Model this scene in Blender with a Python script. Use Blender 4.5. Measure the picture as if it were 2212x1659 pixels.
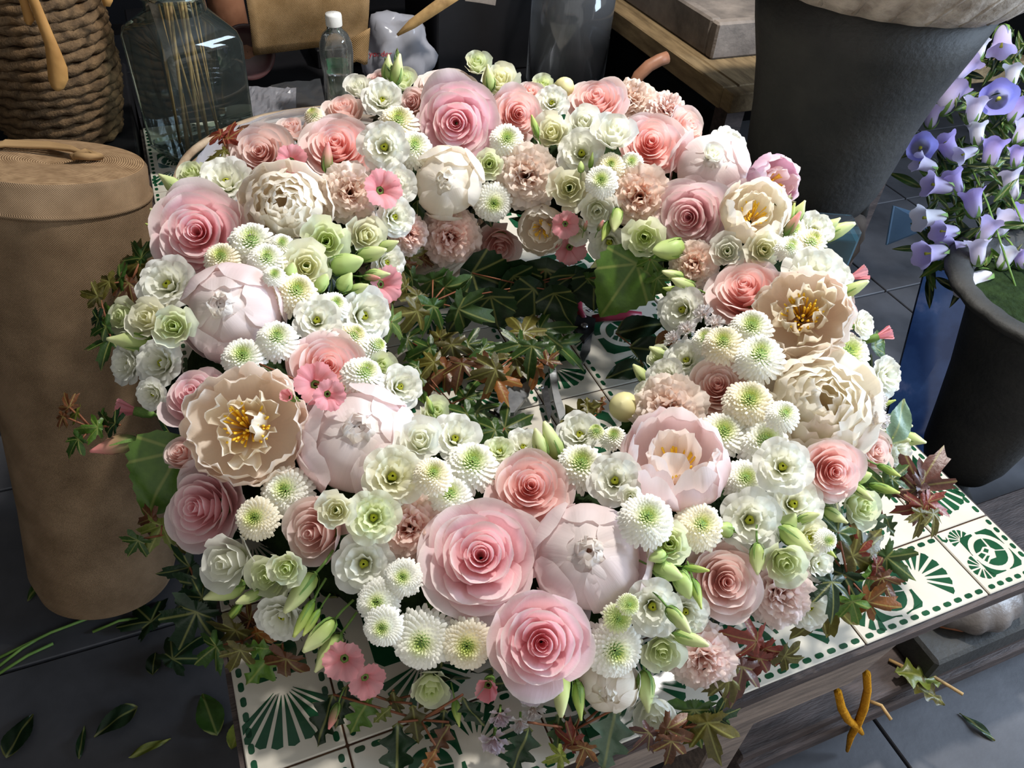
import bpy, bmesh, math, random
from mathutils import Vector, Matrix, noise
random.seed(7)
for o in list(bpy.data.objects): bpy.data.objects.remove(o)
scene = bpy.context.scene
C = scene.collection
V = Vector
H = 0.62                      # table top above the floor

# ------------------------------------------------------------------ camera
YAW, PIT, ROL = 0.4491, 0.74185, 0.08943
CAM = V((0.07278, -0.26935, 0.83923 + H)); FPX = 1720.55
_f = V((math.sin(YAW)*math.cos(PIT), math.cos(YAW)*math.cos(PIT), -math.sin(PIT)))
_r = _f.cross(V((0, 0, 1))).normalized(); _u = _r.cross(_f)
RT = (math.cos(ROL)*_r + math.sin(ROL)*_u).normalized()
UP = (-math.sin(ROL)*_r + math.cos(ROL)*_u).normalized()
FW = _f
cd = bpy.data.cameras.new('camera'); cam = bpy.data.objects.new('camera', cd); C.objects.link(cam)
cam.matrix_world = Matrix(((RT.x, UP.x, -FW.x, CAM.x), (RT.y, UP.y, -FW.y, CAM.y), (RT.z, UP.z, -FW.z, CAM.z), (0, 0, 0, 1)))
cd.sensor_fit = 'HORIZONTAL'; cd.sensor_width = 36.0; cd.lens = FPX/2212*36.0; cd.clip_start = 0.02
scene.camera = cam

# ------------------------------------------------------------------ world, lights, exposure
w = bpy.data.worlds.new('world'); scene.world = w; w.use_nodes = True
w.node_tree.nodes['Background'].inputs[0].default_value = (1.0, 0.98, 0.95, 1)
w.node_tree.nodes['Background'].inputs[1].default_value = 0.60
def light(name, kind, loc, tgt, energy, col, **kw):
    d = bpy.data.lights.new(name, kind); d.energy = energy; d.color = col
    for k, v in kw.items(): setattr(d, k, v)
    o = bpy.data.objects.new(name, d); C.objects.link(o); o.location = loc
    o.rotation_euler = (V(tgt)-V(loc)).to_track_quat('-Z', 'Y').to_euler(); return o
LAMP = V((1.30, 0.82, H+1.95))
light('ceiling_lamp_offscreen', 'SPOT', LAMP, (0.55, 0.65, H+0.1), 200, (1.0, 0.96, 0.91), spot_size=math.radians(105), spot_blend=0.6, shadow_soft_size=0.09)
light('doorway_right_offscreen', 'AREA', (3.3, -0.6, 1.7), (1.2, 0.3, 0.3), 115, (0.62, 0.78, 1.0), shape='RECTANGLE', size=1.0, size_y=1.8)
vs = scene.view_settings
vs.view_transform = 'Standard'; vs.look = 'None'; vs.gamma = 1.0; vs.use_curve_mapping = False; vs.exposure = 0.16
try:
    scene.cycles.max_bounces = 16; scene.cycles.diffuse_bounces = 8; scene.cycles.transparent_max_bounces = 16
except Exception: pass

# ------------------------------------------------------------------ helpers
def ray(px, py): return FW + (px-1106)/FPX*RT - (py-829.5)/FPX*UP
def atZ(px, py, z): d = ray(px, py); return CAM + d*((z+H-CAM.z)/d.z)      # z above the table top
def atY(px, py, y): d = ray(px, py); return CAM + d*((y-CAM.y)/d.y)
def atD(px, py, dep): return CAM + ray(px, py)*dep
def srgb(r, g, b):
    f = lambda c: (c/255/12.92) if c/255 <= .04045 else ((c/255+.055)/1.055)**2.4
    return (f(r), f(g), f(b), 1.0)
def lerp(a, b, t): return tuple(x+(y-x)*t for x, y in zip(a, b))

class NT:
    def __init__(s, name):
        s.m = bpy.data.materials.new(name); s.m.use_nodes = True; s.t = s.m.node_tree; s.t.nodes.clear()
        s.out = s.n('ShaderNodeOutputMaterial')
    def n(s, ty, **kw):
        k = s.t.nodes.new(ty)
        for a, b in kw.items(): setattr(k, a, b)
        return k
    def l(s, a, b): s.t.links.new(a, b)
    def noise(s, scale, detail=4, vec=None, rough=.55):
        k = s.n('ShaderNodeTexNoise'); k.inputs['Scale'].default_value = scale; k.inputs['Detail'].default_value = detail; k.inputs['Roughness'].default_value = rough
        if vec: s.l(vec, k.inputs['Vector'])
        return k
    def ramp(s, fac, stops):
        k = s.n('ShaderNodeValToRGB'); e = k.color_ramp.elements
        while len(e) > 1: e.remove(e[-1])
        e[0].position, e[0].color = stops[0]
        for p, c in stops[1:]:
            q = e.new(p); q.color = c
        s.l(fac, k.inputs[0]); return k
    def mix(s, fac, a, b, mode='MIX'):
        k = s.n('ShaderNodeMix', data_type='RGBA', blend_type=mode)
        for i, v in ((0, fac), (6, a), (7, b)):
            if hasattr(v, 'links'): s.l(v, k.inputs[i])
            else: k.inputs[i].default_value = v
        return k.outputs[2]
    def math(s, op, a, b=0.0, c=None):
        k = s.n('ShaderNodeMath', operation=op)
        for i, v in enumerate((a, b, c)):
            if v is None: continue
            if hasattr(v, 'links'): s.l(v, k.inputs[i])
            else: k.inputs[i].default_value = v
        return k.outputs[0]
    def bsdf(s, col, rough=.6, spec=.3, metal=0, bump=None, bstr=.3, bdist=.002):
        k = s.n('ShaderNodeBsdfPrincipled')
        if hasattr(col, 'links'): s.l(col, k.inputs['Base Color'])
        else: k.inputs['Base Color'].default_value = col
        if hasattr(rough, 'links'): s.l(rough, k.inputs['Roughness'])
        else: k.inputs['Roughness'].default_value = rough
        k.inputs['Specular IOR Level'].default_value = spec; k.inputs['Metallic'].default_value = metal
        if bump is not None:
            b = s.n('ShaderNodeBump'); b.inputs['Strength'].default_value = bstr; b.inputs['Distance'].default_value = bdist
            s.l(bump, b.inputs['Height']); s.l(b.outputs[0], k.inputs['Normal'])
        return k
    def done(s, sh): s.l(sh.outputs[0] if hasattr(sh, 'outputs') else sh, s.out.inputs[0]); return s.m
def obj_co(t): return t.n('ShaderNodeTexCoord').outputs['Object']

def mat(name, c1, c2=None, scale=20, rough=.7, spec=.3, bscale=None, bstr=.3, bdist=.002, metal=0, stretch=None):
    t = NT(name); co = obj_co(t)
    if stretch:
        mp = t.n('ShaderNodeMapping'); mp.inputs['Scale'].default_value = stretch; t.l(co, mp.inputs[0]); co = mp.outputs[0]
    nz = t.noise(scale, 6, co)
    col = t.ramp(nz.outputs[0], [(.3, c1), (.7, c2 or c1)]).outputs[0]
    b = t.noise(bscale or scale*3, 5, co).outputs[0]
    return t.done(t.bsdf(col, rough, spec, metal, b, bstr, bdist))

def petal_mat(name, base, reach, edge=None, basemul=True, trans=.42, vein=.08):
    t = NT(name)
    uv = t.n('ShaderNodeUVMap').outputs[0]; sp = t.n('ShaderNodeSeparateXYZ'); t.l(uv, sp.inputs[0])
    oc = t.n('ShaderNodeObjectInfo').outputs['Color']
    v = sp.outputs[1]
    fb = t.n('ShaderNodeMapRange'); fb.inputs[1].default_value = 0; fb.inputs[2].default_value = reach; fb.inputs[3].default_value = 1; fb.inputs[4].default_value = 0; t.l(v, fb.inputs[0])
    col = t.mix(fb.outputs[0], oc, t.mix(1.0, oc, base, 'MULTIPLY') if basemul else base)
    if edge:
        fe = t.n('ShaderNodeMapRange'); fe.inputs[1].default_value = .86; fe.inputs[2].default_value = 1; fe.inputs[3].default_value = 0; fe.inputs[4].default_value = edge[1]; t.l(v, fe.inputs[0])
        col = t.mix(fe.outputs[0], col, edge[0])
    mp = t.n('ShaderNodeMapping'); mp.inputs['Scale'].default_value = (26, 2.2, 1); t.l(uv, mp.inputs[0])
    nz = t.noise(1.0, 3, mp.outputs[0])
    col = t.mix(vein, col, t.mix(1.0, col, nz.outputs[0], 'MULTIPLY'))
    p = t.bsdf(col, .55, .25, 0, nz.outputs[0], .25, .001)
    tr = t.n('ShaderNodeBsdfTranslucent'); t.l(col, tr.inputs[0])
    mx = t.n('ShaderNodeMixShader'); mx.inputs[0].default_value = trans; t.l(p.outputs[0], mx.inputs[1]); t.l(tr.outputs[0], mx.inputs[2])
    return t.done(mx)

M = {}
M['p_rose'] = petal_mat('rose_petal', (1.0, .90, .87, 1), .7, (srgb(254, 243, 237), .75))
M['p_peony'] = petal_mat('peony_petal', srgb(250, 236, 222), .5, (srgb(253, 247, 243), .4))
M['p_lis'] = petal_mat('lisianthus_petal', srgb(226, 234, 182), .30, None, False)
M['p_carn'] = petal_mat('carnation_petal', (1.0, .82, .72, 1), .8, (srgb(253, 240, 228), .3))
M['p_dian'] = petal_mat('pink_petal', (1.0, .8, .8, 1), .6)
M['p_bell'] = petal_mat('bell_petal', srgb(225, 222, 230), .7, None, False)

def attr_mat(name, trans=.2, rough=.5):
    t = NT(name); a = t.n('ShaderNodeAttribute', attribute_name='Col').outputs[0]
    oc = t.n('ShaderNodeObjectInfo').outputs['Color']
    col = t.mix(1.0, a, oc, 'MULTIPLY'); p = t.bsdf(col, rough, .3)
    tr = t.n('ShaderNodeBsdfTranslucent'); t.l(col, tr.inputs[0])
    mx = t.n('ShaderNodeMixShader'); mx.inputs[0].default_value = trans; t.l(p.outputs[0], mx.inputs[1]); t.l(tr.outputs[0], mx.inputs[2])
    return t.done(mx)
M['attr'] = attr_mat('chrysanthemum_petal')
M['bud'] = attr_mat('flower_bud', .12, .45)
M['green'] = mat('calyx_green', srgb(92, 128, 58), srgb(120, 152, 76), 30, .5)
M['stamen'] = mat('yellow_stamen', srgb(250, 196, 40), srgb(255, 222, 80), 30, .6)
M['pistil'] = mat('green_pistil', srgb(158, 172, 50), srgb(200, 196, 60), 30, .6)

def leaf_mat():
    t = NT('leaf'); uv = t.n('ShaderNodeUVMap').outputs[0]; sp = t.n('ShaderNodeSeparateXYZ'); t.l(uv, sp.inputs[0])
    oc = t.n('ShaderNodeObjectInfo').outputs['Color']
    veins = None
    for ang in (90, 40, 140, 5, 175):
        a = math.radians(ang)
        k = t.math('ABSOLUTE', t.math('SUBTRACT', t.math('MULTIPLY', sp.outputs[0], math.sin(a)), t.math('MULTIPLY', sp.outputs[1], math.cos(a))))
        along = t.math('ADD', t.math('MULTIPLY', sp.outputs[0], math.cos(a)), t.math('MULTIPLY', sp.outputs[1], math.sin(a)))
        k = t.math('ADD', k, t.math('LESS_THAN', along, 0.0))
        veins = k if veins is None else t.math('MINIMUM', veins, k)
    vf = t.n('ShaderNodeMapRange'); vf.inputs[1].default_value = .008; vf.inputs[2].default_value = .03; vf.inputs[3].default_value = .5; vf.inputs[4].default_value = 0; t.l(veins, vf.inputs[0])
    nz = t.noise(7, 5, uv)
    col = t.mix(.55, oc, t.mix(1.0, oc, t.ramp(nz.outputs[0], [(.3, (.4, .45, .35, 1)), (.7, (1.1, 1.05, .95, 1))]).outputs[0], 'MULTIPLY'))
    col = t.mix(vf.outputs[0], col, t.mix(.6, col, srgb(190, 190, 110)))
    p = t.bsdf(col, .38, .45, 0, nz.outputs[0], .4, .002)
    tr = t.n('ShaderNodeBsdfTranslucent'); t.l(col, tr.inputs[0])
    mx = t.n('ShaderNodeMixShader'); mx.inputs[0].default_value = .2; t.l(p.outputs[0], mx.inputs[1]); t.l(tr.outputs[0], mx.inputs[2])
    return t.done(mx)
M['leaf'] = leaf_mat()

def glass_mat(name, tint, gloss=.06, body=0.0, bodycol=(.8, .8, .8, 1), rough=.02):
    t = NT(name)
    tr = t.n('ShaderNodeBsdfTransparent'); tr.inputs[0].default_value = tint
    gl = t.n('ShaderNodeBsdfGlossy'); gl.inputs['Roughness'].default_value = rough
    fr = t.n('ShaderNodeFresnel'); fr.inputs[0].default_value = 1.45
    fac = t.math('ADD', fr.outputs[0], gloss)
    mx = t.n('ShaderNodeMixShader'); t.l(fac, mx.inputs[0]); t.l(tr.outputs[0], mx.inputs[1]); t.l(gl.outputs[0], mx.inputs[2])
    if body:
        df = t.n('ShaderNodeBsdfDiffuse'); df.inputs[0].default_value = bodycol
        m2 = t.n('ShaderNodeMixShader'); m2.inputs[0].default_value = body; t.l(mx.outputs[0], m2.inputs[1]); t.l(df.outputs[0], m2.inputs[2]); mx = m2
    return t.done(mx)
M['glass'] = glass_mat('green_tinted_glass', (.86, .93, .90, 1), .03, .03, (.40, .50, .47, 1))
M['clear'] = glass_mat('clear_acrylic', (.86, .88, .9, 1), .03, .07, (.55, .58, .62, 1), .08)
M['plastic'] = glass_mat('clear_plastic_film', (.85, .86, .9, 1), .05, .30, (.6, .6, .66, 1), .12)
M['bag'] = glass_mat('grey_plastic_bag', (.7, .7, .75, 1), .06, .65, (.42, .42, .46, 1), .2)
M['water'] = glass_mat('bottle_plastic', (.92, .94, .94, 1), .06, .06, (.7, .72, .7, 1))

def weave_mat(name, c1, c2, sc):
    t = NT(name); uv = t.n('ShaderNodeUVMap').outputs[0]; sp = t.n('ShaderNodeSeparateXYZ'); t.l(uv, sp.inputs[0])
    a = t.math('SINE', t.math('MULTIPLY', sp.outputs[0], sc)); b = t.math('SINE', t.math('MULTIPLY', sp.outputs[1], sc))
    wv = t.math('MULTIPLY', a, b)
    nz = t.noise(14, 5, uv); f = t.math('ADD', t.math('MULTIPLY', wv, .13), nz.outputs[0])
    col = t.ramp(f, [(.25, c1), (.75, c2)]).outputs[0]
    return t.done(t.bsdf(col, .9, .1, 0, wv, .5, .0015))
M['burlap'] = weave_mat('burlap_weave', srgb(112, 91, 69), srgb(152, 127, 100), 2000)
M['burlap2'] = weave_mat('coarse_burlap', srgb(126, 98, 62), srgb(176, 144, 104), 1500)
def spiral_mat():
    t = NT('burlap_roll_end'); sp = t.n('ShaderNodeSeparateXYZ'); t.l(obj_co(t), sp.inputs[0])
    r = t.math('SQRT', t.math('ADD', t.math('POWER', sp.outputs[0], 2.0), t.math('POWER', sp.outputs[1], 2.0)))
    th = t.math('ARCTAN2', sp.outputs[1], sp.outputs[0])
    s = t.math('SINE', t.math('ADD', t.math('MULTIPLY', r, 1900.0), th))
    nz = t.noise(60, 4, obj_co(t)); f = t.math('ADD', t.math('MULTIPLY', s, .2), nz.outputs[0])
    return t.done(t.bsdf(t.ramp(f, [(.2, srgb(120, 94, 68)), (.8, srgb(172, 142, 108))]).outputs[0], .9, .1, 0, s, .5, .002))
M['spiral'] = spiral_mat()
M['rope'] = mat('seagrass_rope', srgb(66, 51, 35), srgb(118, 93, 65), 60, .8, .2, 220, .8, .004)
M['leather'] = mat('tan_leather', srgb(160, 116, 62), srgb(190, 144, 84), 20, .6)
M['wood_grey'] = mat('weathered_wood', srgb(92, 82, 76), srgb(140, 124, 112), 6, .75, .2, 30, .5, .002, stretch=(2, 14, 14))
M['wood_dark'] = mat('dark_wood', srgb(48, 40, 38), srgb(84, 72, 68), 6, .6, .3, 30, .5, .003, stretch=(2, 12, 12))
M['wood_yellow'] = mat('bench_wood', srgb(88, 72, 50), srgb(128, 108, 78), 6, .7, .2, 30, .5, .002, stretch=(12, 2, 12))
M['black'] = mat('black_painted', srgb(13, 13, 16), srgb(22, 21, 24), 8, .6)
M['stone'] = mat('grey_stone', srgb(84, 77, 72), srgb(132, 121, 111), 12, .8, .2, 60, .5, .004)
M['urn'] = mat('dark_cast_stone', srgb(36, 37, 37), srgb(58, 57, 54), 9, .65, .35, 90, .6, .003)
M['urn_rim'] = mat('worn_stone_rim', srgb(120, 108, 96), srgb(190, 178, 164), 26, .45, .5, 90, .7, .004)
M['foot'] = mat('grey_brown_stone', srgb(66, 60, 58), srgb(112, 104, 98), 14, .4, .5, 80, .5, .003)
M['floor'] = mat('concrete_floor', srgb(52, 52, 55), srgb(86, 86, 90), 4, .55, .35, 40, .3, .002)
M['joint'] = mat('dark_joint', srgb(34, 30, 30), srgb(50, 44, 42), 20, .9)
M['wall'] = mat('dark_plaster', srgb(26, 26, 29), srgb(38, 37, 40), 3, .9)
M['ceiling'] = mat('pale_ceiling_plaster', srgb(214, 210, 204), srgb(228, 225, 220), 3, .9)
M['tile'] = mat('glazed_cream_tile', srgb(188, 181, 166), srgb(212, 206, 192), 9, .16, .5, 30, .05, .001)
M['tile_green'] = mat('green_glaze', srgb(14, 58, 36), srgb(32, 80, 52), 18, .14, .5, 30, .06, .001)
M['grout'] = mat('rust_brown_grout', srgb(70, 44, 34), srgb(116, 84, 58), 40, .9)
M['wicker'] = mat('pale_wicker', srgb(150, 128, 104), srgb(196, 176, 150), 30, .6, .3, 120, .5, .002)
M['foam'] = mat('dark_moss', srgb(20, 32, 16), srgb(40, 56, 28), 40, .9, .1, 90, .9, .006)
M['stem'] = mat('brown_stem', srgb(112, 62, 44), srgb(140, 90, 60), 30, .6)
M['twig'] = mat('dry_stem', srgb(128, 98, 58), srgb(182, 148, 96), 30, .7)
M['white'] = mat('white_cap', srgb(215, 215, 212), srgb(236, 236, 232), 20, .4)
M['label_green'] = mat('green_label', srgb(40, 130, 84), srgb(60, 150, 100), 20, .4)
M['red'] = mat('red_print', srgb(170, 40, 44), srgb(150, 30, 36), 20, .5)
M['plate'] = mat('dark_red_lacquer', srgb(58, 34, 36), srgb(86, 54, 54), 12, .3, .5)
M['steel'] = mat('worn_steel', srgb(120, 122, 126), srgb(176, 178, 180), 30, .32, .5, 60, .2, .001, .9)
M['black_metal'] = mat('black_metal', srgb(24, 24, 26), srgb(52, 52, 54), 30, .4, .5, metal=.4)
M['handle_red'] = mat('dark_red_grip', srgb(110, 28, 46), srgb(134, 40, 58), 20, .4)
M['yarn'] = mat('mustard_yarn', srgb(170, 112, 18), srgb(206, 146, 36), 60, .9, .1, 300, .9, .003)
M['clay'] = mat('brown_cane', srgb(126, 84, 62), srgb(158, 112, 86), 20, .45)
M['teal'] = mat('teal_card', srgb(40, 92, 102), srgb(66, 116, 124), 8, .5)
M['pale_blue'] = mat('pale_blue_paper', srgb(84, 112, 138), srgb(104, 130, 152), 8, .5)
M['metal_lamp'] = M['black_metal']
def cloud_mat():
    t = NT('sky_picture'); n = t.noise(5, 8, obj_co(t))
    return t.done(t.bsdf(t.ramp(n.outputs[0], [(.42, srgb(26, 42, 72)), (.54, srgb(44, 62, 94)), (.66, srgb(112, 108, 128))]).outputs[0], .12, .6))
M['sky_picture'] = cloud_mat()

def mesh(name, vs, fs, m=None, smooth=True, uv=None, col=None):
    me = bpy.data.meshes.new(name); me.from_pydata([tuple(v) for v in vs], [], fs); me.update()
    if m: me.materials.append(M[m] if isinstance(m, str) else m)
    if smooth: me.polygons.foreach_set('use_smooth', [True]*len(me.polygons))
    if uv:
        L = me.uv_layers.new(name='UVMap'); d = []
        for l in me.loops: d += list(uv[l.vertex_index])
        L.data.foreach_set('uv', d)
    if col:
        a = me.color_attributes.new('Col', 'FLOAT_COLOR', 'POINT'); d = []
        for c in col: d += list(c)
        a.data.foreach_set('color', d)
    return me
def put(name, me, parent=None, loc=None, rot=None, color=None):
    o = bpy.data.objects.new(name, me); C.objects.link(o)
    if parent: o.parent = parent
    if loc is not None: o.location = loc
    if rot is not None: o.rotation_euler = rot
    if color: o.color = color
    return o
def tag(o, label, cat, group=None):
    o['label'] = label; o['category'] = cat
    if group: o['group'] = group
    return o
def thing(name, label, cat, loc=(0, 0, 0), group=None):
    o = bpy.data.objects.new(name, None); C.objects.link(o); o.location = loc; o.empty_display_size = .02
    return tag(o, label, cat, group)
def struct(o): o['kind'] = 'structure'; return o
class MB:
    def __init__(s): s.v = []; s.f = []; s.uv = []
    def add(s, vs, fs, uv=None):
        b = len(s.v); s.v += [V(v) for v in vs]; s.f += [tuple(i+b for i in f) for f in fs]; s.uv += uv or [(0, 0)]*len(vs); return s
    def box(s, a, b, bev=0.0):
        (x0, y0, z0), (x1, y1, z1) = a, b
        if bev <= 0:
            return s.add([(x0, y0, z0), (x1, y0, z0), (x1, y1, z0), (x0, y1, z0), (x0, y0, z1), (x1, y0, z1), (x1, y1, z1), (x0, y1, z1)],
                         [(0, 3, 2, 1), (4, 5, 6, 7), (0, 1, 5, 4), (1, 2, 6, 5), (2, 3, 7, 6), (3, 0, 4, 7)])
        bm = bmesh.new(); bmesh.ops.create_cube(bm, size=1.0)
        for v in bm.verts: v.co = V(((x0+x1)/2+v.co.x*(x1-x0), (y0+y1)/2+v.co.y*(y1-y0), (z0+z1)/2+v.co.z*(z1-z0)))
        bmesh.ops.bevel(bm, geom=bm.edges[:], offset=bev, segments=1, affect='EDGES')
        bm.verts.ensure_lookup_table(); s.add([v.co.copy() for v in bm.verts], [[v.index for v in f.verts] for f in bm.faces]); bm.free(); return s
    def tube(s, pts, rad, n=8, cap=True):
        pts = [V(p) for p in pts]; rs = rad if isinstance(rad, (list, tuple)) else [rad]*len(pts)
        vs = []; fs = []; prev = None
        for i, p in enumerate(pts):
            d = (pts[min(i+1, len(pts)-1)]-pts[max(i-1, 0)]).normalized()
            if prev is None:
                a = d.orthogonal().normalized()
            else:
                a = (prev - d*prev.dot(d)).normalized()
            prev = a; b = d.cross(a)
            for k in range(n):
                t = 2*math.pi*k/n; vs.append(p+(a*math.cos(t)+b*math.sin(t))*rs[i])
        for i in range(len(pts)-1):
            for k in range(n):
                fs.append((i*n+k, i*n+(k+1) % n, (i+1)*n+(k+1) % n, (i+1)*n+k))
        if cap: fs.append(tuple(range(n-1, -1, -1))); fs.append(tuple((len(pts)-1)*n+k for k in range(n)))
        return s.add(vs, fs)
    def lathe(s, prof, n=32, lobes=0, lamp=0.0, lz=None, close=False):
        vs = []; fs = []; uv = []
        for i, (r, z) in enumerate(prof):
            for k in range(n):
                t = 2*math.pi*k/n; rr = r
                if lobes and (lz is None or lz[0] <= z <= lz[1]): rr = r*(1+lamp*(abs(math.sin(t*lobes/2))-.6))
                vs.append((rr*math.cos(t), rr*math.sin(t), z)); uv.append((t*max(p[0] for p in prof), z))
        for i in range(len(prof)-1):
            for k in range(n): fs.append((i*n+k, i*n+(k+1) % n, (i+1)*n+(k+1) % n, (i+1)*n+k))
        if close: fs.append(tuple(range(n-1, -1, -1))); fs.append(tuple((len(prof)-1)*n+k for k in range(n)))
        return s.add(vs, fs, uv)
    def build(s, name, m, parent=None, smooth=False, loc=None, rot=None):
        return put(name, mesh(name, s.v, s.f, m, smooth, s.uv), parent, loc, rot)
def ang_smooth(o, deg=40):
    bm = bmesh.new(); bm.from_mesh(o.data)
    for e in bm.edges: e.smooth = not (len(e.link_faces) == 2 and e.calc_face_angle(0) > math.radians(deg))
    for f in bm.faces: f.smooth = True
    bm.to_mesh(o.data); bm.free(); return o

# ------------------------------------------------------------------ room
b = MB(); b.box((-2.2, -1.2, -.06), (4.2, 4.2, -.012)); floor = struct(b.build('floor', 'joint'))
slab = {}
for i in range(12):
    for j in range(11):
        x0, y0 = -2.05+i*.52, -1.15+j*.47
        if x0 < -1.1 and y0 < .0: continue
        if 'a' not in slab:
            q = MB(); q.box((0, 0, -.012), (.514, .464, 0), .002); slab['a'] = mesh('slab', q.v, q.f, 'floor', False)
        put('slab', slab['a'], floor, (x0, y0, 0))
b = MB(); b.box((-2.2, 4.2, -.06), (4.2, 4.3, 2.9)); struct(b.build('wall_back', 'wall'))
b = MB(); b.box((-2.3, -1.2, -.06), (-2.2, 4.2, 2.9)); struct(b.build('wall_left', 'wall'))
b = MB(); b.box((4.2, .6, -.06), (4.3, 4.3, 2.9)); struct(b.build('wall_right', 'wall'))
b = MB(); b.box((-2.2, -1.2, 2.9), (4.2, 4.2, 3.0)); struct(b.build('ceiling', 'ceiling'))
lampo = thing('ceiling_lamp', 'black ceiling spotlight aimed down at the wreath', 'lamp', LAMP + V((0, 0, .02)))
q = MB(); q.lathe([(.075, 0), (.075, .10), (.03, .14), (.012, .15), (.012, 2.9-(LAMP.z+.02))], 20); q.build('lamp_shade', 'black_metal', lampo, True)

# ------------------------------------------------------------------ tiled table
T = .20; HT = .10; TD = 1.6
table = thing('tiled_table', 'low wooden table topped with cream and green art nouveau tiles', 'table', (.5, .8, 0))
def tb(q, name, m, smooth=False):
    o = q.build(name, m, table, smooth); o.location = (-.5, -.8, 0); return o
q = MB(); q.box((0.002, 0.002, H-.028), (.998, TD-.002, H-.0035)); tb(q, 'table_board', 'grout')
q = MB(); q.box((-.004, -.006, H-.022), (1.004, .002, H-.004)); tb(q, 'edge_strip', 'wood_dark')
q = MB(); q.box((-.005, .002, H-.022), (.002, TD, H-.004)); tb(q, 'edge_strip', 'wood_dark')
q = MB(); q.box((.998, .002, H-.022), (1.004, TD, H-.004)); tb(q, 'edge_strip', 'wood_dark')
q = MB(); q.add([(.0, -.004, H-.022), (.76, -.004, H-.022), (.715, -.004, H-.098), (.0, -.004, H-.098), (.0, .028, H-.022), (.76, .028, H-.022), (.715, .028, H-.098), (.0, .028, H-.098)],
               [(0, 3, 2, 1), (4, 5, 6, 7), (0, 1, 5, 4), (1, 2, 6, 5), (2, 3, 7, 6), (3, 0, 4, 7)]); tb(q, 'apron', 'wood_grey')
for (lx, ly) in ((.60, .03), (.06, 1.5), (.9, 1.5), (.06, .35)):
    q = MB(); q.box((lx-.032, ly, 0), (lx+.032, ly+.06, H-.03), .003); tb(q, 'leg', 'wood_grey')

def blob(pts): return pts
def wedge(c, r0, r1, a0, a1, n=3):
    a = [a0+(a1-a0)*i/n for i in range(n+1)]
    return [(c[0]+r1*math.cos(t), c[1]+r1*math.sin(t)) for t in a]+[(c[0]+r0*math.cos(t), c[1]+r0*math.sin(t)) for t in reversed(a)]
def fan(c, r0, r1, a0, a1, k, gap=.3):
    out = []; st = math.radians(a1-a0)/k
    for i in range(k):
        s = math.radians(a0)+i*st
        g0, g1 = gap*st*.9, gap*st*.5
        aa = [(c[0]+r0*math.cos(s+st/2-.02), c[1]+r0*math.sin(s+st/2-.02)), (c[0]+r1*math.cos(s+g1), c[1]+r1*math.sin(s+g1)), (c[0]+r1*1.03*math.cos(s+st/2), c[1]+r1*1.03*math.sin(s+st/2)), (c[0]+r1*math.cos(s+st-g1), c[1]+r1*math.sin(s+st-g1)), (c[0]+r0*math.cos(s+st/2+.02), c[1]+r0*math.sin(s+st/2+.02))]
        out.append(aa)
    return out
def rosette(c, r, rot=0):
    """green disc cut by white petal lines, inside a white ring"""
    out = []; R = lambda x, y: (c[0]+r*(x*math.cos(rot)-y*math.sin(rot)), c[1]+r*(x*math.sin(rot)+y*math.cos(rot)))
    arc = lambda a0, a1, q, n=8: [(q*math.cos(math.radians(a0+(a1-a0)*i/n)), q*math.sin(math.radians(a0+(a1-a0)*i/n))) for i in range(n+1)]
    out.append([R(*p) for p in arc(200, 330, .9)+[(.25, -.1), (-.1, -.38), (-.5, -.25)]])       # big lower petal
    out.append([R(*p) for p in arc(-25, 55, .9)+[(.3, .15), (.38, -.1)]])                       # right petal
    out.append([R(*p) for p in arc(62, 150, .9)+[(-.45, .38), (-.05, .45), (.2, .3)]])          # top petal
    out.append([R(*p) for p in [(-.82, .32), (-.5, .3), (-.42, .08), (-.86, .05)]])
    out.append([R(*p) for p in [(-.86, -.06), (-.42, .0), (-.3, -.1), (-.56, -.14), (-.82, -.22)]])
    out.append([R(*p) for p in [(-.32, .28), (-.05, .34), (.05, .14), (-.2, .06)]])
    return out
def ring_fill(c, r, box, n=6):
    """green spandrels round the rosette inside a rounded square"""
    out = []; x0, y0, x1, y1 = box
    for sx, sy in ((1, 1), (-1, 1), (-1, -1), (1, -1)):
        a0 = math.degrees(math.atan2(sy, sx))-38; pts = [(c[0]+r*math.cos(math.radians(a0+76*i/n)), c[1]+r*math.sin(math.radians(a0+76*i/n))) for i in range(n+1)]
        X = x1 if sx > 0 else x0; Y = y1 if sy > 0 else y0
        e = pts[-1]; s = pts[0]; k = .18*min(abs(X-c[0]), abs(Y-c[1]))
        if sx*sy > 0: pts += [(e[0], Y), (X-sx*k, Y), (X, Y-sy*k), (X, s[1])]
        else: pts += [(X, e[1]), (X, Y-sy*k), (X-sx*k, Y), (s[0], Y)]
        out.append(pts)
    return out
def dashes(p0, p1, n, wd=.0062):
    out = []; p0, p1 = V((*p0, 0)), V((*p1, 0)); L = (p1-p0).length; d = (p1-p0)/L; s = V((-d.y, d.x, 0)); st = L/n; hl = st*.32; r = wd/2
    for i in range(n):
        m = p0+d*(st*(i+.5)); pts = []
        for k in range(9):
            a = -math.pi/2+math.pi*k/8; pts.append(m+d*(hl-r+r*math.cos(a))+s*r*math.sin(a))
        for k in range(9):
            a = math.pi/2+math.pi*k/8; pts.append(m+d*(-hl+r+r*math.cos(a))+s*r*math.sin(a))
        out.append([(p.x, p.y) for p in pts])
    return out
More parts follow.
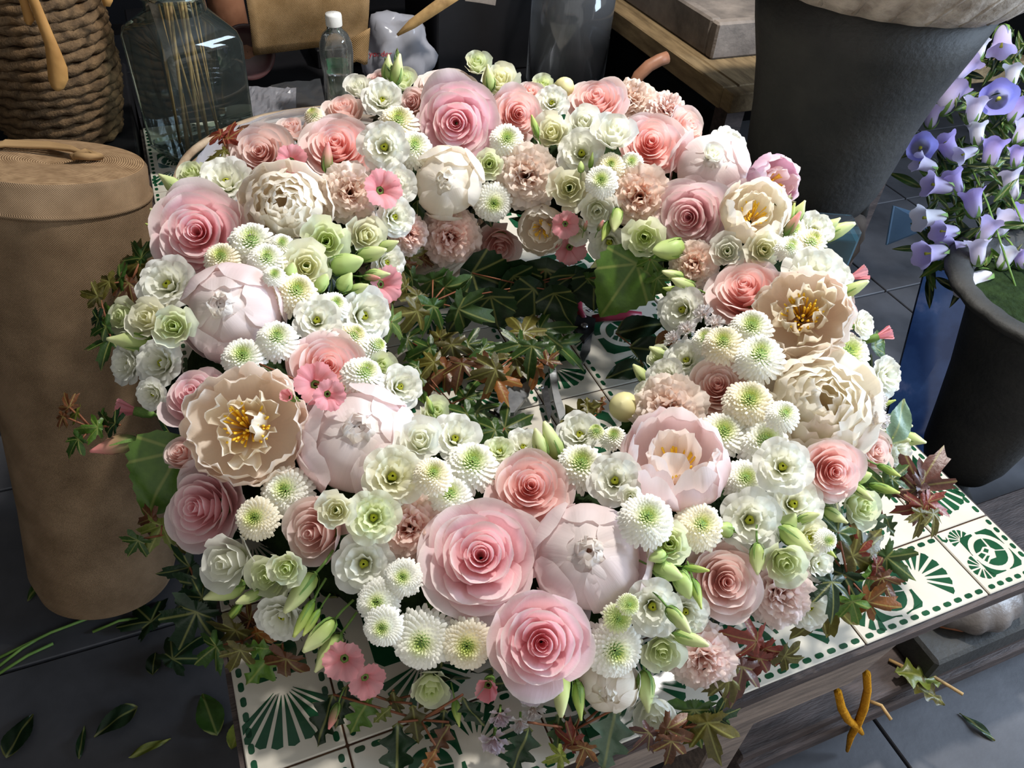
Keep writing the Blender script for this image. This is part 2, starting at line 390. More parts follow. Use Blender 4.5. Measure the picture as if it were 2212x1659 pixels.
def motif(kind, w, h):
    e = .0085; o = []
    if kind == 'front':
        o += dashes((.002, e), (w-.002, e), 11); o += dashes((.002, h-e), (w-.002, h-e), 11)
        c = (.125, .052); o += fan(c, .014, .046, -52, 118, 9); o += rosette((.073, .046), .026, .4)
        o += ring_fill((.073, .046), .0315, (.034, .017, .108, .082)); o += fan((.045, .048), .02, .042, 150, 262, 6)
    elif kind == 'corner':
        o += dashes((.004, e), (w-.004, e), 6); o += dashes((w-e, .012), (w-e, h-.004), 6)
        c = (.054, .05); o += rosette(c, .024, .3); o += ring_fill(c, .029, (.026, .02, .083, .082))
        o += fan((.03, .078), .004, .017, 20, 200, 7); o += fan((.024, .036), .004, .018, 90, 300, 7)
        o += [[(.002, h-.004), (.006, h-.004), (.006, h-.012), (.010, h-.014), (.013, h-.010), (.012, h-.016), (.007, h-.018), (.002, h-.014)]]
    elif kind == 'side':
        o += dashes((e, .004), (e, h-.004), 11); o += dashes((w-e, .004), (w-e, h-.004), 11)
        o += fan((w/2, .088), .012, .068, 205, 335, 9); o += rosette((w/2, .128), .026, 1.2); o += ring_fill((w/2, .128), .031, (.02, .098, w-.02, .166))
        o += fan((w/2, .168), .004, .022, 20, 160, 6)
    else:
        o += dashes((e, .004), (e, h-.004), 11 if h > .15 else 6)
        if h < .15: pass
        elif w > .15:
            o += rosette((.1, .118), .032, .8); o += ring_fill((.1, .118), .039, (.05, .07, .15, .168))
            o += fan((.1, .062), .012, .052, 190, 350, 11); o += fan((.1, .172), .005, .024, 15, 165, 7); o += dashes((w-e, .004), (w-e, h-.004), 11)
            o += fan((.03, .12), .004, .026, 95, 265, 6); o += fan((.17, .12), .004, .026, -85, 85, 6)
        else:
            o += rosette((.05, .118), .024, .8); o += ring_fill((.05, .118), .029, (.02, .08, .085, .156)); o += fan((.05, .07), .01, .05, 200, 340, 7)
    return o
MOT = {}
def tile_meshes(kind, w, h):
    key = (kind, round(w, 3), round(h, 3))
    if key not in MOT:
        q = MB(); g = .0011; q.box((g, g, H-.0035), (w-g, h-g, H), .0012); tm = mesh('tile', q.v, q.f, 'tile', False)
        q = MB()
        for poly in motif(kind, w, h):
            pl = [(min(max(x, .003), w-.003), min(max(y, .003), h-.003)) for x, y in poly]
            n = len(pl); q.add([(x, y, H+.0003) for x, y in pl]+[(x, y, H-.0004) for x, y in pl], [tuple(range(n))]+[(i, i+n, (i+1) % n+n, (i+1) % n) for i in range(n)])
        mm = mesh('green_motif', q.v, q.f, 'tile_green', False)
        bm = bmesh.new(); bm.from_mesh(mm); bmesh.ops.recalc_face_normals(bm, faces=bm.faces[:]); bm.to_mesh(mm); bm.free()
        MOT[key] = (tm, mm)
    return MOT[key]
def tile(kind, x0, y0, w, h):
    tm, mm = tile_meshes(kind, w, h)
    o = put('tile', tm, table, (x0-.5, y0-.8, 0)); put('green_motif', mm, o)
for (a, c) in ((0, .1), (.1, .3), (.3, .5), (.5, .7), (.7, .9), (.9, 1.0)):
    tile('corner' if c-a < .15 else 'front', a, 0, c-a, .1)
yr = [.1+.2*i for i in range(8)]+[1.6]
for r in range(8):
    h = yr[r+1]-yr[r]
    cols = (0, .1, .3, .5, .7, .9, 1.0) if r == 0 else (0, .1, .3, .5, .6, .8, .9, 1.0)
    for i in range(len(cols)-1):
        wd = cols[i+1]-cols[i]
        tile('side' if (i in (0, len(cols)-2) and h > .15) else 'inner', cols[i], yr[r], wd, h)

# ------------------------------------------------------------------ flower geometry (unit diameter, facing +Z)
def bez(B, t):
    s = 1-t; k = (s*s*s, 3*s*s*t, 3*s*t*t, t*t*t)
    return sum(k[i]*B[i][0] for i in range(4)), sum(k[i]*B[i][1] for i in range(4))
def petal(name, m, phi, B, W, nu=8, nv=7, tip=.14, wrap=1.1, ruff=0.0, rf=2.0, roll=0.0, serr=0.0, notch=0.0, seed=0, flat=None, twist=0.0):
    vs = []; uv = []; fs = []; rn = random.Random(seed); p1, p2 = rn.uniform(0, 6.28), rn.uniform(0, 6.28)
    cp, sp = math.cos(phi), math.sin(phi)
    for j in range(nv+1):
        for i in range(nu+1):
            u = -1+2*i/nu; v0 = j/nv
            v = v0*(1-tip*abs(u)**2.6-notch*math.exp(-(u/.16)**2))
            if serr and v0 > .8: v *= 1+serr*((i % 2)*2-1)*(v0-.8)*5
            r, z = bez(B, v); r2, z2 = bez(B, min(1, v+.03)); r1, z1 = bez(B, max(0, v-.03))
            tr, tz = r2-r1, z2-z1; L = math.hypot(tr, tz) or 1; nr, nz = -tz/L, tr/L      # inward/upward normal of the profile
            wd = W[0]*(1-v)**2+2*W[1]*v*(1-v)+W[2]*v*v
            s = u*wd; Rc = max(.03, r*wrap) if flat is None else flat
            a = max(-2.7, min(2.7, s/Rc)); rad = r-Rc*(1-math.cos(a)); tan = Rc*math.sin(a)
            k = ruff*v*v*(math.sin(rf*math.pi*u+p1)+.5*math.sin(2.3*rf*math.pi*u+p2))-roll*abs(u)**3*v*v
            rad += nr*k; z += nz*k; tan += twist*v*v
            vs.append((rad*cp-tan*sp, rad*sp+tan*cp, z)); uv.append((u*.5+.5, v0))
    for j in range(nv):
        for i in range(nu):
            a = j*(nu+1)+i; fs.append((a, a+1, a+nu+2, a+nu+1))
    return mesh(name, vs, fs, m, True, uv)
GA = math.radians(137.5)
FL = {}     # kind -> list of (part name, mesh, tone 0 inner..1 outer)
def calyx(r=.12, z=-.34, ln=.25):
    q = MB(); q.lathe([(r*.3, z-ln), (r*.35, z-ln*.5), (r, z-.02), (r*1.1, z+.06), (r*.4, z+.1)], 10, 5, .25); return ('calyx', mesh('calyx', q.v, q.f, 'green'), None)
def mk_rose(key, N, openness, seed, spread=1.0):
    rn = random.Random(seed); L = [calyx()]
    for i in range(N):
        t = i/(N-1); phi = i*GA+rn.uniform(-.4, .4)
        rt = (.025+.40*t**1.05)*spread*rn.uniform(.93, 1.07); zt = .17-(.06+.17*openness)*t**1.6+rn.uniform(-.03, .03)*(.3+t)
        c = (.015+.125*t)*openness*rn.uniform(.6, 1.4)
        zb = -.04-.32*min(1, t*1.6)
        B = [(.012+.04*t, zb), (rt*.80+.02+.03*min(1, 2*t), zb+.09), (rt*.93+.01, zt-.06), (rt+c, zt-.25*c)]
        L.append(('petal', petal('rose_petal', 'p_rose', phi, B, (.05+.08*t, .11+.31*t, .07+.23*t), 8, 8, .24+.06*t, 1.0+.40*t, .020*t, 1.1, .06*t*openness, seed=seed*99+i), t))
    FL[key] = L
mk_rose('rose', 34, 1.0, 1); mk_rose('rose2', 29, .8, 2); mk_rose('rose3', 42, 1.1, 3); mk_rose('rosecup', 21, .4, 4, .88)
def mk_globe(key, seed, openp=4, ruffle=.0):
    rn = random.Random(seed); L = [calyx(.14, -.42)]
    for i in range(6):      # tuft showing at the top
        phi = i*GA; B = [(.02, .0), (.16, .1), (.16, .25), (.02+.08*rn.random(), .33)]
        L.append(('petal', petal('peony_petal', 'p_peony', phi, B, (.05, .14, .12), 8, 6, .2, 1.3, .03, 2, seed=seed*70+i), 0))
    n = 15
    for i in range(n):
        t = i/(n-1); s = .74+.26*t; phi = i*GA+rn.uniform(-.2, .2); top = .0+.15*t+rn.uniform(-.04, .05)
        top += max(0, t-.45)*rn.uniform(.15, .65)
        B = [(.05, -.42*s), (.60*s, -.46*s), (.62*s, .30*s-.1*t), (top, (.38-.5*top*top)*s-.10*t)]
        L.append(('petal', petal('peony_petal', 'p_peony', phi, B, (.1, .36, .22), 9, 9, .16, 1.0, .012+ruffle, 1.6, .0, .0, .04 if i % 2 else 0, seed=seed*50+i), .2+.6*t))
    for i in range(openp):
        phi = i*6.283/openp+rn.uniform(-.3, .3); q = rn.uniform(0, .1)
        B = [(.05, -.44), (.50, -.50), (.58, -.14), (.455+.3*q, .06+q)]
        L.append(('petal', petal('peony_petal', 'p_peony', phi, B, (.1, .34, .24), 9, 8, .18, 1.02, .012, 1.3, .0, seed=seed*30+i), 1.0))
    FL[key] = L
mk_globe('globe', 11, 4); mk_globe('globe2', 12, 3); mk_globe('globe0', 15, 2)
def stamens(n, r, z0, z1, seed):
    rn = random.Random(seed); q = MB()
    for i in range(n):
        a = rn.uniform(0, 6.28); rr = r*math.sqrt(rn.random()); x, y = rr*math.cos(a), rr*math.sin(a); k = 1.5
        q.tube([(x*.5, y*.5, z0), (x, y, (z0+z1)/2), (x*k, y*k, z1*rn.uniform(.7, 1.1)), (x*k*1.05, y*k*1.05, z1*rn.uniform(1.1, 1.3))], [.006, .006, .013, .008], 4)
    return ('stamens', mesh('stamens', q.v, q.f, 'stamen'), None)
def mk_open(key, seed, inner, ns=48, cl=0.0):
    rn = random.Random(seed); L = [calyx(.14, -.36), stamens(ns, .14, -.16, .12-.1*cl, seed)]
    for lay, (n, s, zt) in enumerate(((8, 1.0, .10), (7, .88, .18))):
        for i in range(n):
            phi = (i+lay*.5)*6.283/n+rn.uniform(-.2, .2); k = rn.uniform(-.05, .05)
            B = [(.03, -.24), (.40*s, -.32), (.60*s, -.06), ((.50+k-.12*cl)*s, zt+.04+1.6*k+.08*cl)]
            L.append(('petal', petal('peony_petal', 'p_peony', phi, B, (.16, .34, .20), 10, 8, .2, 1.25, .03-.014*cl, 1.6, 0, .015*(1-cl), .05, seed=seed*40+lay*20+i), 1-lay*.35))
    for i in range(inner):
        phi = i*GA; r = .16+.18*rn.random()
        B = [(.05, -.22), (r*.9, -.16), (r*1.15, .05), (r+rn.uniform(-.12, .05), .15+.12*rn.random())]
        L.append(('petal', petal('peony_petal', 'p_peony', phi, B, (.05, .15, .15), 8, 6, .2, 1.3, .04-.02*cl, 1.6, 0, .03*(1-cl), 0, seed=seed*60+i), .1))
    FL[key] = L
mk_open('popen', 21, 13); mk_open('popen2', 22, 9, 36, 1.0)
def mk_double(key, seed):
    rn = random.Random(seed); L = [calyx(.14, -.40)]
    for i in range(8):
        phi = i*6.283/8+rn.uniform(-.2, .2)
        B = [(.05, -.42), (.50, -.48), (.58, -.10), (.50, .05)]
        L.append(('petal', petal('peony_petal', 'p_peony', phi, B, (.1, .33, .24), 9, 8, .16, 1.15, .02, 1.4, seed=seed+i), 1.0))
    n = 26
    for i in range(n):
        t = i/(n-1); phi = i*GA; rt = .05+.36*t; zt = .30-.20*t*t+rn.uniform(-.03, .03)
        B = [(.03, -.3), (rt+.12, -.28), (rt+.10, zt-.12), (rt*.86, zt)]
        L.append(('petal', petal('peony_petal', 'p_peony', phi, B, (.06, .17+.11*t, .15+.09*t), 9, 7, .18, 1.3, .028, 1.6, 0, .02, .05, seed=seed*20+i), .5*t))
    FL[key] = L
mk_double('double', 31)
def mk_lis(key, seed, half):
    rn = random.Random(seed); L = [calyx(.08, -.38, .2)]
    if half:
        n = 13
        for i in range(n):
            t = i/(n-1); phi = i*GA; rt = .05+.36*t**1.1; zt = .22-.10*t
            B = [(.03, -.36), (rt*.8+.08, -.26), (rt*.92+.02, zt-.14), (rt+.12*t, zt-.03*t)]
            L.append(('petal', petal('lisianthus_petal', 'p_lis', phi, B, (.08, .20+.22*t, .16+.22*t), 8, 7, .12, 1.1, .016*(1+t), 2.0, .02*t, seed=seed*80+i), t))
    else:
        q = MB(); q.lathe([(.02, -.30), (.06, -.2), (.045, -.12), (.075, -.05), (.02, -.01)], 8, 3, .3); L.append(('stigma', mesh('stigma', q.v, q.f, 'pistil'), None))
        for lay, (n, a, bb, zt) in enumerate(((6, .53, .32, .0), (6, .42, .28, .08), (5, .30, .21, .14), (3, .17, .13, .15))):
            for i in range(n):
                phi = (i+lay*.4)*6.283/n+rn.uniform(-.15, .15)
                B = [(.04, -.30), (bb*.75, -.18), (bb, .02+zt*.6), (a+rn.uniform(-.03, .03), zt+rn.uniform(-.03, .03))]
                L.append(('petal', petal('lisianthus_petal', 'p_lis', phi, B, (.08, .17, (.30-.05*lay)), 10, 7, .16, 1.3, .026, 2.0, 0, seed=seed*90+lay*10+i), 1-lay*.25))
    FL[key] = L
mk_lis('lis', 41, False); mk_lis('lis2', 42, False); mk_lis('lishalf', 43, True); mk_lis('lishalf2', 44, True)
def mk_carn(key, seed):
    rn = random.Random(seed); L = [calyx(.13, -.36)]
    n = 44
    for i in range(n):
        t = i/(n-1); phi = i*GA+rn.uniform(-.3, .3); a = math.radians(4+84*t**.9); ln = .50+.06*rn.random()-.1*(1-t)
        x, z = ln*math.sin(a), ln*math.cos(a); z0 = -.24
        B = [(.02, z0-.08), (x*.2+.03, z0+z*.4+.06), (x*.65, z0+z*.85+.05), (x, z0+z*.95)]
        L.append(('petal', petal('carnation_petal', 'p_carn', phi, B, (.04, .14, .24+.06*t), 12, 6, .14, 1.5, .055, 1.6, 0, .022, 0, seed=seed*77+i, flat=.5), t))
    FL[key] = L
mk_carn('carn', 51); mk_carn('carn2', 52)
def mk_dian(key, seed, n=6, cup=0):
    rn = random.Random(seed); q = MB(); q.lathe([(.03, -1.0), (.05, -.75), (.12, -.68), (.15, -.45), (.13, -.2), (.05, -.18)], 10)
    L = [('calyx', mesh('calyx', q.v, q.f, 'green'), None)]
    for i in range(n):
        phi = i*6.283/n+rn.uniform(-.25, .25)
        B = [(.05, -.35), (.12, -.05), (.30-.1*cup, .10+.1*cup), (.52-.26*cup, .06+.22*cup)]
        L.append(('petal', petal('pink_petal', 'p_dian', phi, B, (.04, .14, .34-.08*cup), 10, 6, .22, 1.3, .03, 1.4, 0, .03, 0, seed=seed*5+i, flat=.7), rn.random()))
    FL[key] = L
mk_dian('dian', 61); mk_dian('diancup', 62, 5, 1)
def mk_mum(key, seed, n, green=.34, dome=.32):
    rn = random.Random(seed); vs = []; fs = []; col = []
    gc, yc, wc = srgb(188, 208, 106), srgb(234, 238, 184), srgb(253, 252, 244)
    for i in range(n):
        t = (i+.5)/n; phi = i*GA; rr = .5*math.sqrt(t)
        base = V((rr*.55*math.cos(phi), rr*.55*math.sin(phi), dome*(1-t)*.7-.16*t-.08))
        el = math.radians(80-92*t**1.1); out = V((math.cos(phi), math.sin(phi), 0)); d = (out*math.cos(el)+V((0, 0, 1))*math.sin(el)).normalized()
        ln = (.06+.24*t**.7)*rn.uniform(.85, 1.1); wd = (.014+.031*t**.5); side = V((-math.sin(phi), math.cos(phi), 0)); nrm = side.cross(d)*-1
        c = lerp(gc, yc, min(1, t/green*.9)) if t < green*.8 else lerp(yc, wc, min(1, (t-green*.8)/.25))
        b = len(vs)
        for (s, w, up) in ((0, .5, 0), (.45, .9, .10), (.8, 1.15, .10), (1.0, .55, .26)):
            p = base+d*ln*s+nrm*(-ln*up*.9)
            for u in (-1, 0, 1):
                vs.append(p+side*wd*w*u+nrm*(-.012*abs(u)*(.6+t))); col.append(lerp(c, wc, .4*s*t))
        for j in range(3):
            for k in range(2):
                a = b+j*3+k; fs.append((a, a+1, a+4, a+3))
    q = MB(); q.lathe([(.05, -.34), (.16, -.26), (.24, -.16), (.20, -.1), (.02, -.02)], 12)
    FL[key] = [('ray_petals', mesh('ray_petals', vs, fs, 'attr', True, None, col), 'mum'), ('calyx', mesh('calyx', q.v, q.f, 'green'), None)]
mk_mum('mum', 71, 210, .13); mk_mum('mum2', 72, 200, .09, .42); mk_mum('mumflat', 73, 200, .18, .26); mk_mum('mumbutton', 74, 130, 1.0, .5)
def mk_bud(key, seed, fat, c0, c1):
    vs = []; fs = []; col = []; n = 12
    prof = [(.02, -.52), (.13*fat, -.46), (.21*fat, -.32), (.235*fat, -.14), (.205*fat, .08), (.13*fat, .28), (.07*fat, .42), (.035, .50)]
    for j, (r, z) in enumerate(prof):
        for k in range(n):
            t = 2*math.pi*k/n; rr = r*(1+.14*math.sin(2*t+z*5)+.05*math.sin(5*t-z*7)); vs.append((rr*math.cos(t), rr*math.sin(t), z)); col.append(lerp(c0, c1, max(0, z+.5)**1.2))
    for j in range(len(prof)-1):
        for k in range(n): fs.append((j*n+k, j*n+(k+1) % n, (j+1)*n+(k+1) % n, (j+1)*n+k))
    fs.append(tuple((len(prof)-1)*n+k for k in range(n)))
    L = [('bud_body', mesh('bud_body', vs, fs, 'bud', True, None, col), None)]
    sv = []; sf = []
    for k in range(4):
        B = [(.03, -.56), (.25*fat, -.50), (.30*fat, -.25), (.24*fat, .06)]
        L.append(('sepal', petal('sepal', 'green', k*1.571+seed, B, (.05, .05, .008), 2, 4, 0, 1.2), None))
    q = MB(); q.tube([(0, 0, -.5), (.02, 0, -.8), (.0, .02, -1.15)], .035, 6); L.append(('stem', mesh('stem', q.v, q.f, 'green'), None))
    FL[key] = L
mk_bud('bud', 81, 1.0, srgb(158, 184, 96), srgb(226, 230, 172)); mk_bud('budfat', 82, 1.5, srgb(160, 190, 100), srgb(205, 220, 150)); mk_bud('budthin', 83, .72, srgb(110, 150, 56), srgb(200, 212, 120))
mk_bud('budpink', 84, .85, srgb(96, 134, 66), srgb(244, 150, 150))
def mk_globebud():
    q = MB(); n = 16; vs = []; fs = []; col = []
    for j in range(9):
        a = -math.pi/2+math.pi*j/8
        for k in range(n):
            t = 2*math.pi*k/n; r = .5*math.cos(a)*(1+.02*math.sin(3*t+a)); vs.append((r*math.cos(t), r*math.sin(t), .5*math.sin(a))); col.append(lerp(srgb(216, 212, 130), srgb(240, 232, 178), j/8))
    for j in range(8):
        for k in range(n): fs.append((j*n+k, j*n+(k+1) % n, (j+1)*n+(k+1) % n, (j+1)*n+k))
    L = [('bud_body', mesh('bud_body', vs, fs, 'bud', True, None, col), None)]
    for k in range(3):
        B = [(.03, -.5), (.50, -.52), (.58, -.1), (.40, .28)]
        L.append(('sepal', petal('sepal', 'bud', k*2.1, B, (.1, .34, .18), 6, 6, .2, 1.0), 'cream'))
    FL['globebud'] = L
mk_globebud()
for p in FL['globebud']:
    if p[2] == 'cream':
        a = p[1].color_attributes.new('Col', 'FLOAT_COLOR', 'POINT'); a.data.foreach_set('color', list(srgb(236, 230, 172))*len(p[1].vertices))
def mk_frill():
    rn = random.Random(5); L = []
    q = MB(); q.tube([(0, 0, -.5), (0, 0, -.1)], .05, 6); L.append(('stem', mesh('stem', q.v, q.f, 'green'), None))
    for i in range(16):
        t = i/15; phi = i*GA; a = math.radians(8+75*t); x, z = .5*math.sin(a), .5*math.cos(a)-.2
        B = [(.02, -.2), (x*.4, z*.4), (x*.7, z*.9), (x, z)]
        L.append(('petal', petal('statice_floret', 'p_carn', phi, B, (.03, .05, .17), 8, 4, .1, 1, .07, 2.5, 0, .06, 0, seed=i, flat=.35), t))
    FL['frill'] = L
mk_frill()

PAL = {  # inner, outer
 'pink': (srgb(250, 200, 205), srgb(253, 237, 238)), 'deep': (srgb(248, 188, 196), srgb(252, 229, 231)), 'salmon': (srgb(251, 202, 195), srgb(254, 232, 227)),
 'blush': (srgb(251, 216, 207), srgb(253, 238, 231)), 'dusk': (srgb(246, 206, 199), srgb(251, 232, 225)), 'mauve': (srgb(249, 190, 199), srgb(252, 229, 235)),
 'pw': (srgb(254, 249, 236), srgb(253, 246, 234)), 'pb': (srgb(253, 248, 242), srgb(250, 231, 233)), 'pc': (srgb(253, 246, 226), srgb(252, 238, 226)), 'pl': (srgb(250, 232, 228), srgb(236, 204, 222)),
 'lw': (srgb(251, 251, 236), srgb(253, 253, 246)), 'lg': (srgb(232, 240, 188), srgb(247, 249, 226)), 'lc': (srgb(248, 247, 218), srgb(252, 250, 232)),
 'cp': (srgb(252, 222, 202), srgb(254, 242, 231)), 'cc': (srgb(251, 230, 214), srgb(253, 244, 234)), 'ct': (srgb(251, 214, 200), srgb(253, 237, 228)), 'cb': (srgb(252, 228, 220), srgb(253, 240, 235)),
 'dp': (srgb(244, 158, 166), srgb(248, 186, 192)), 'mw': (srgb(255, 255, 255), srgb(255, 255, 255)), 'mc': (srgb(255, 250, 238), srgb(255, 250, 238)), 'g': (srgb(255, 255, 255), srgb(255, 255, 255)), 'sw': (srgb(240, 236, 236), srgb(246, 244, 244)), 'sl': (srgb(220, 206, 218), srgb(232, 220, 230)),
}

# ------------------------------------------------------------------ the wreath's body: a tilted, flattened ring
TC = V((.4523, .5137, .1616+H)); TA, TB, TH = .3514, .1551, .098
TN = V((-.0784, -.1838, 1)).normalized(); E1 = (V((1, 0, 0))-TN*TN.x).normalized(); E2 = TN.cross(E1)
def tor(phi, th, k=1.0):
    d = E1*math.cos(phi)+E2*math.sin(phi)
    p = TC+d*(TA+TB*k*math.cos(th))+TN*(TH*k*math.sin(th)); n = (d*math.cos(th)/TB+TN*math.sin(th)/TH).normalized()
    return p, n
def tval(p):
    d = p-TC; z = d.dot(TN); q = d-TN*z; rho = q.length; return ((rho-TA)/TB)**2+(z/TH)**2, q, rho, z
def locate(px, py, k=1.0, near=False):
    """first hit of the pixel's ray with the ring body, else its closest approach to it"""
    d = ray(px, py); best = None; prev = None
    for i in range(700):
        t = .45+i*.0022; p = CAM+d*t; f = tval(p)[0]-k*k
        if best is None or f < best[0]: best = (f, t)
        if f <= 0: break
    t = best[1]; p = CAM+d*t; f, q, rho, z = tval(p); qn = q/rho
    n = (qn*((rho-TA)/TB**2)+TN*(z/TH**2)).normalized()
    return p, n, t
def basis(z, up):
    z = z.normalized(); x = up.cross(z)
    if x.length < 1e-4: x = z.orthogonal()
    x.normalize(); y = z.cross(x)
    return Matrix((x, y, z)).transposed()
HEADS = []
HR = {'rose': .44, 'rose2': .44, 'rose3': .44, 'rosecup': .42, 'popen': .47, 'popen2': .46, 'lis': .42, 'lis2': .42, 'lishalf': .41, 'lishalf2': .41, 'bud': .17, 'budfat': .24, 'budthin': .13, 'budpink': .15, 'dian': .33, 'diancup': .26, 'mum': .43, 'mum2': .43, 'mumflat': .43, 'globe': .47, 'globe2': .47, 'globe0': .46, 'double': .47, 'globebud': .5, 'carn': .39, 'carn2': .39}
def settle():
    """push neighbouring flower heads clear of each other: mostly nearer or deeper on their stems, a little sideways"""
    n = len(HEADS); pr = []
    for a in range(n):
        for b in range(a+1, n):
            A, B = HEADS[a], HEADS[b]
            if (A['p']-B['p']).length < A['r']+B['r']+.06: pr.append((A, B))
    cen = lambda h: h['p']+h['v']*h['d']+h['lat']-h['F']*(.06*h['s'])
    for it in range(160):
        for A, B in pr:
            ca, cb = cen(A), cen(B); dv = cb-ca; L = dv.length; o = A['r']+B['r']-L
            if o <= 0: continue
            vm = (A['v']+B['v']).normalized(); dz = dv.dot(vm); small, big = (A, B) if A['s'] < B['s'] else (B, A)
            sg = (1 if dz > 0 else -1) if abs(dz) > .004 else (1 if A['s'] < B['s'] else -1)      # +1: B lies deeper
            wa = B['s']/(A['s']+B['s']); wb = 1-wa; k = .30*o
            A['d'] = max(-.040, min(A['dm'], A['d']-sg*k*wa)); B['d'] = max(-.040, min(B['dm'], B['d']+sg*k*wb))
            lt = dv-vm*dz
            if lt.length > 1e-5:
                lt = lt.normalized()*(.12*o)
                for h, w_, q in ((A, wa, -1), (B, wb, 1)):
                    m = h['lat']+lt*(q*w_); lim = .006
                    h['lat'] = m if m.length < lim else m.normalized()*lim
    for h in HEADS:
        np_ = h['p']+h['v']*h['d']+h['lat']; h['o'].location = np_; f = (np_-CAM).dot(FW)/h['t0']
        h['o'].scale = h['o'].scale*f; h['p'] = np_; h['s'] *= f; h['r'] *= f
def inside(p, slack=0.0):
    """how far a point lies inside any flower head or under the table top"""
    e = max(0.0, H+.002-p.z) if (0 <= p.x <= 1.0 and 0 <= p.y <= 1.6 and p.z > H-.05) else 0.0
    for h in HEADS:
        d = (p-(h['p']-h['F']*(.05*h['s']))).length
        if d < h['r']+slack: e += h['r']+slack-d
    return e
def flower(kind, name, cat, px, py, dpx, pal, label, lean=None, k=.97, lift=0.0, group=None, spin=None, axis=None, pos=None):
    p, n, t = locate(px, py, k); view = ray(px, py).normalized()
    if pos is not None: p = pos; t = (p-CAM).dot(FW)
    size = dpx*t/FPX
    if axis is not None: F = axis
    elif lean is None: F = (n*.75-view*.45).normalized()
    else: F = (-view+RT*lean[0]+UP*lean[1]).normalized()
    rn = random.Random(int(px*7+py*13))
    p = p+F*(lift-size*.04)
    o = thing(name, label, cat, p, group)
    Mx = basis(F, V((0, 0, 1)) if abs(F.z) < .95 else V((0, 1, 0)))
    sp = spin if spin is not None else rn.uniform(0, 6.28)
    o.rotation_euler = (Mx @ Matrix.Rotation(sp, 3, 'Z')).to_euler(); o.scale = (size,)*3
    a, c = PAL[pal]; j = rn.uniform(.955, 1.03)
    for (pn, me, tone) in FL[kind]:
        if tone is None or isinstance(tone, str): cc = tuple(x for x in a)
        else:
            cc = lerp(a, c, tone); jj = j*rn.uniform(.97, 1.02); cc = (min(1, cc[0]*jj), min(1, cc[1]*jj), min(1, cc[2]*jj), 1)
        ch = put(pn, me, o, color=cc)
        if pn in ('ray_petals', 'stamens'): ch['kind'] = 'stuff'
    HEADS.append(dict(o=o, p=p.copy(), F=F.copy(), s=size, v=view, t0=(p-CAM).dot(FW), r=HR.get(kind, .40)*size, d=0.0, lat=V(), dm=.006 if size > .085 else .014 if size > .06 else .030)); return o

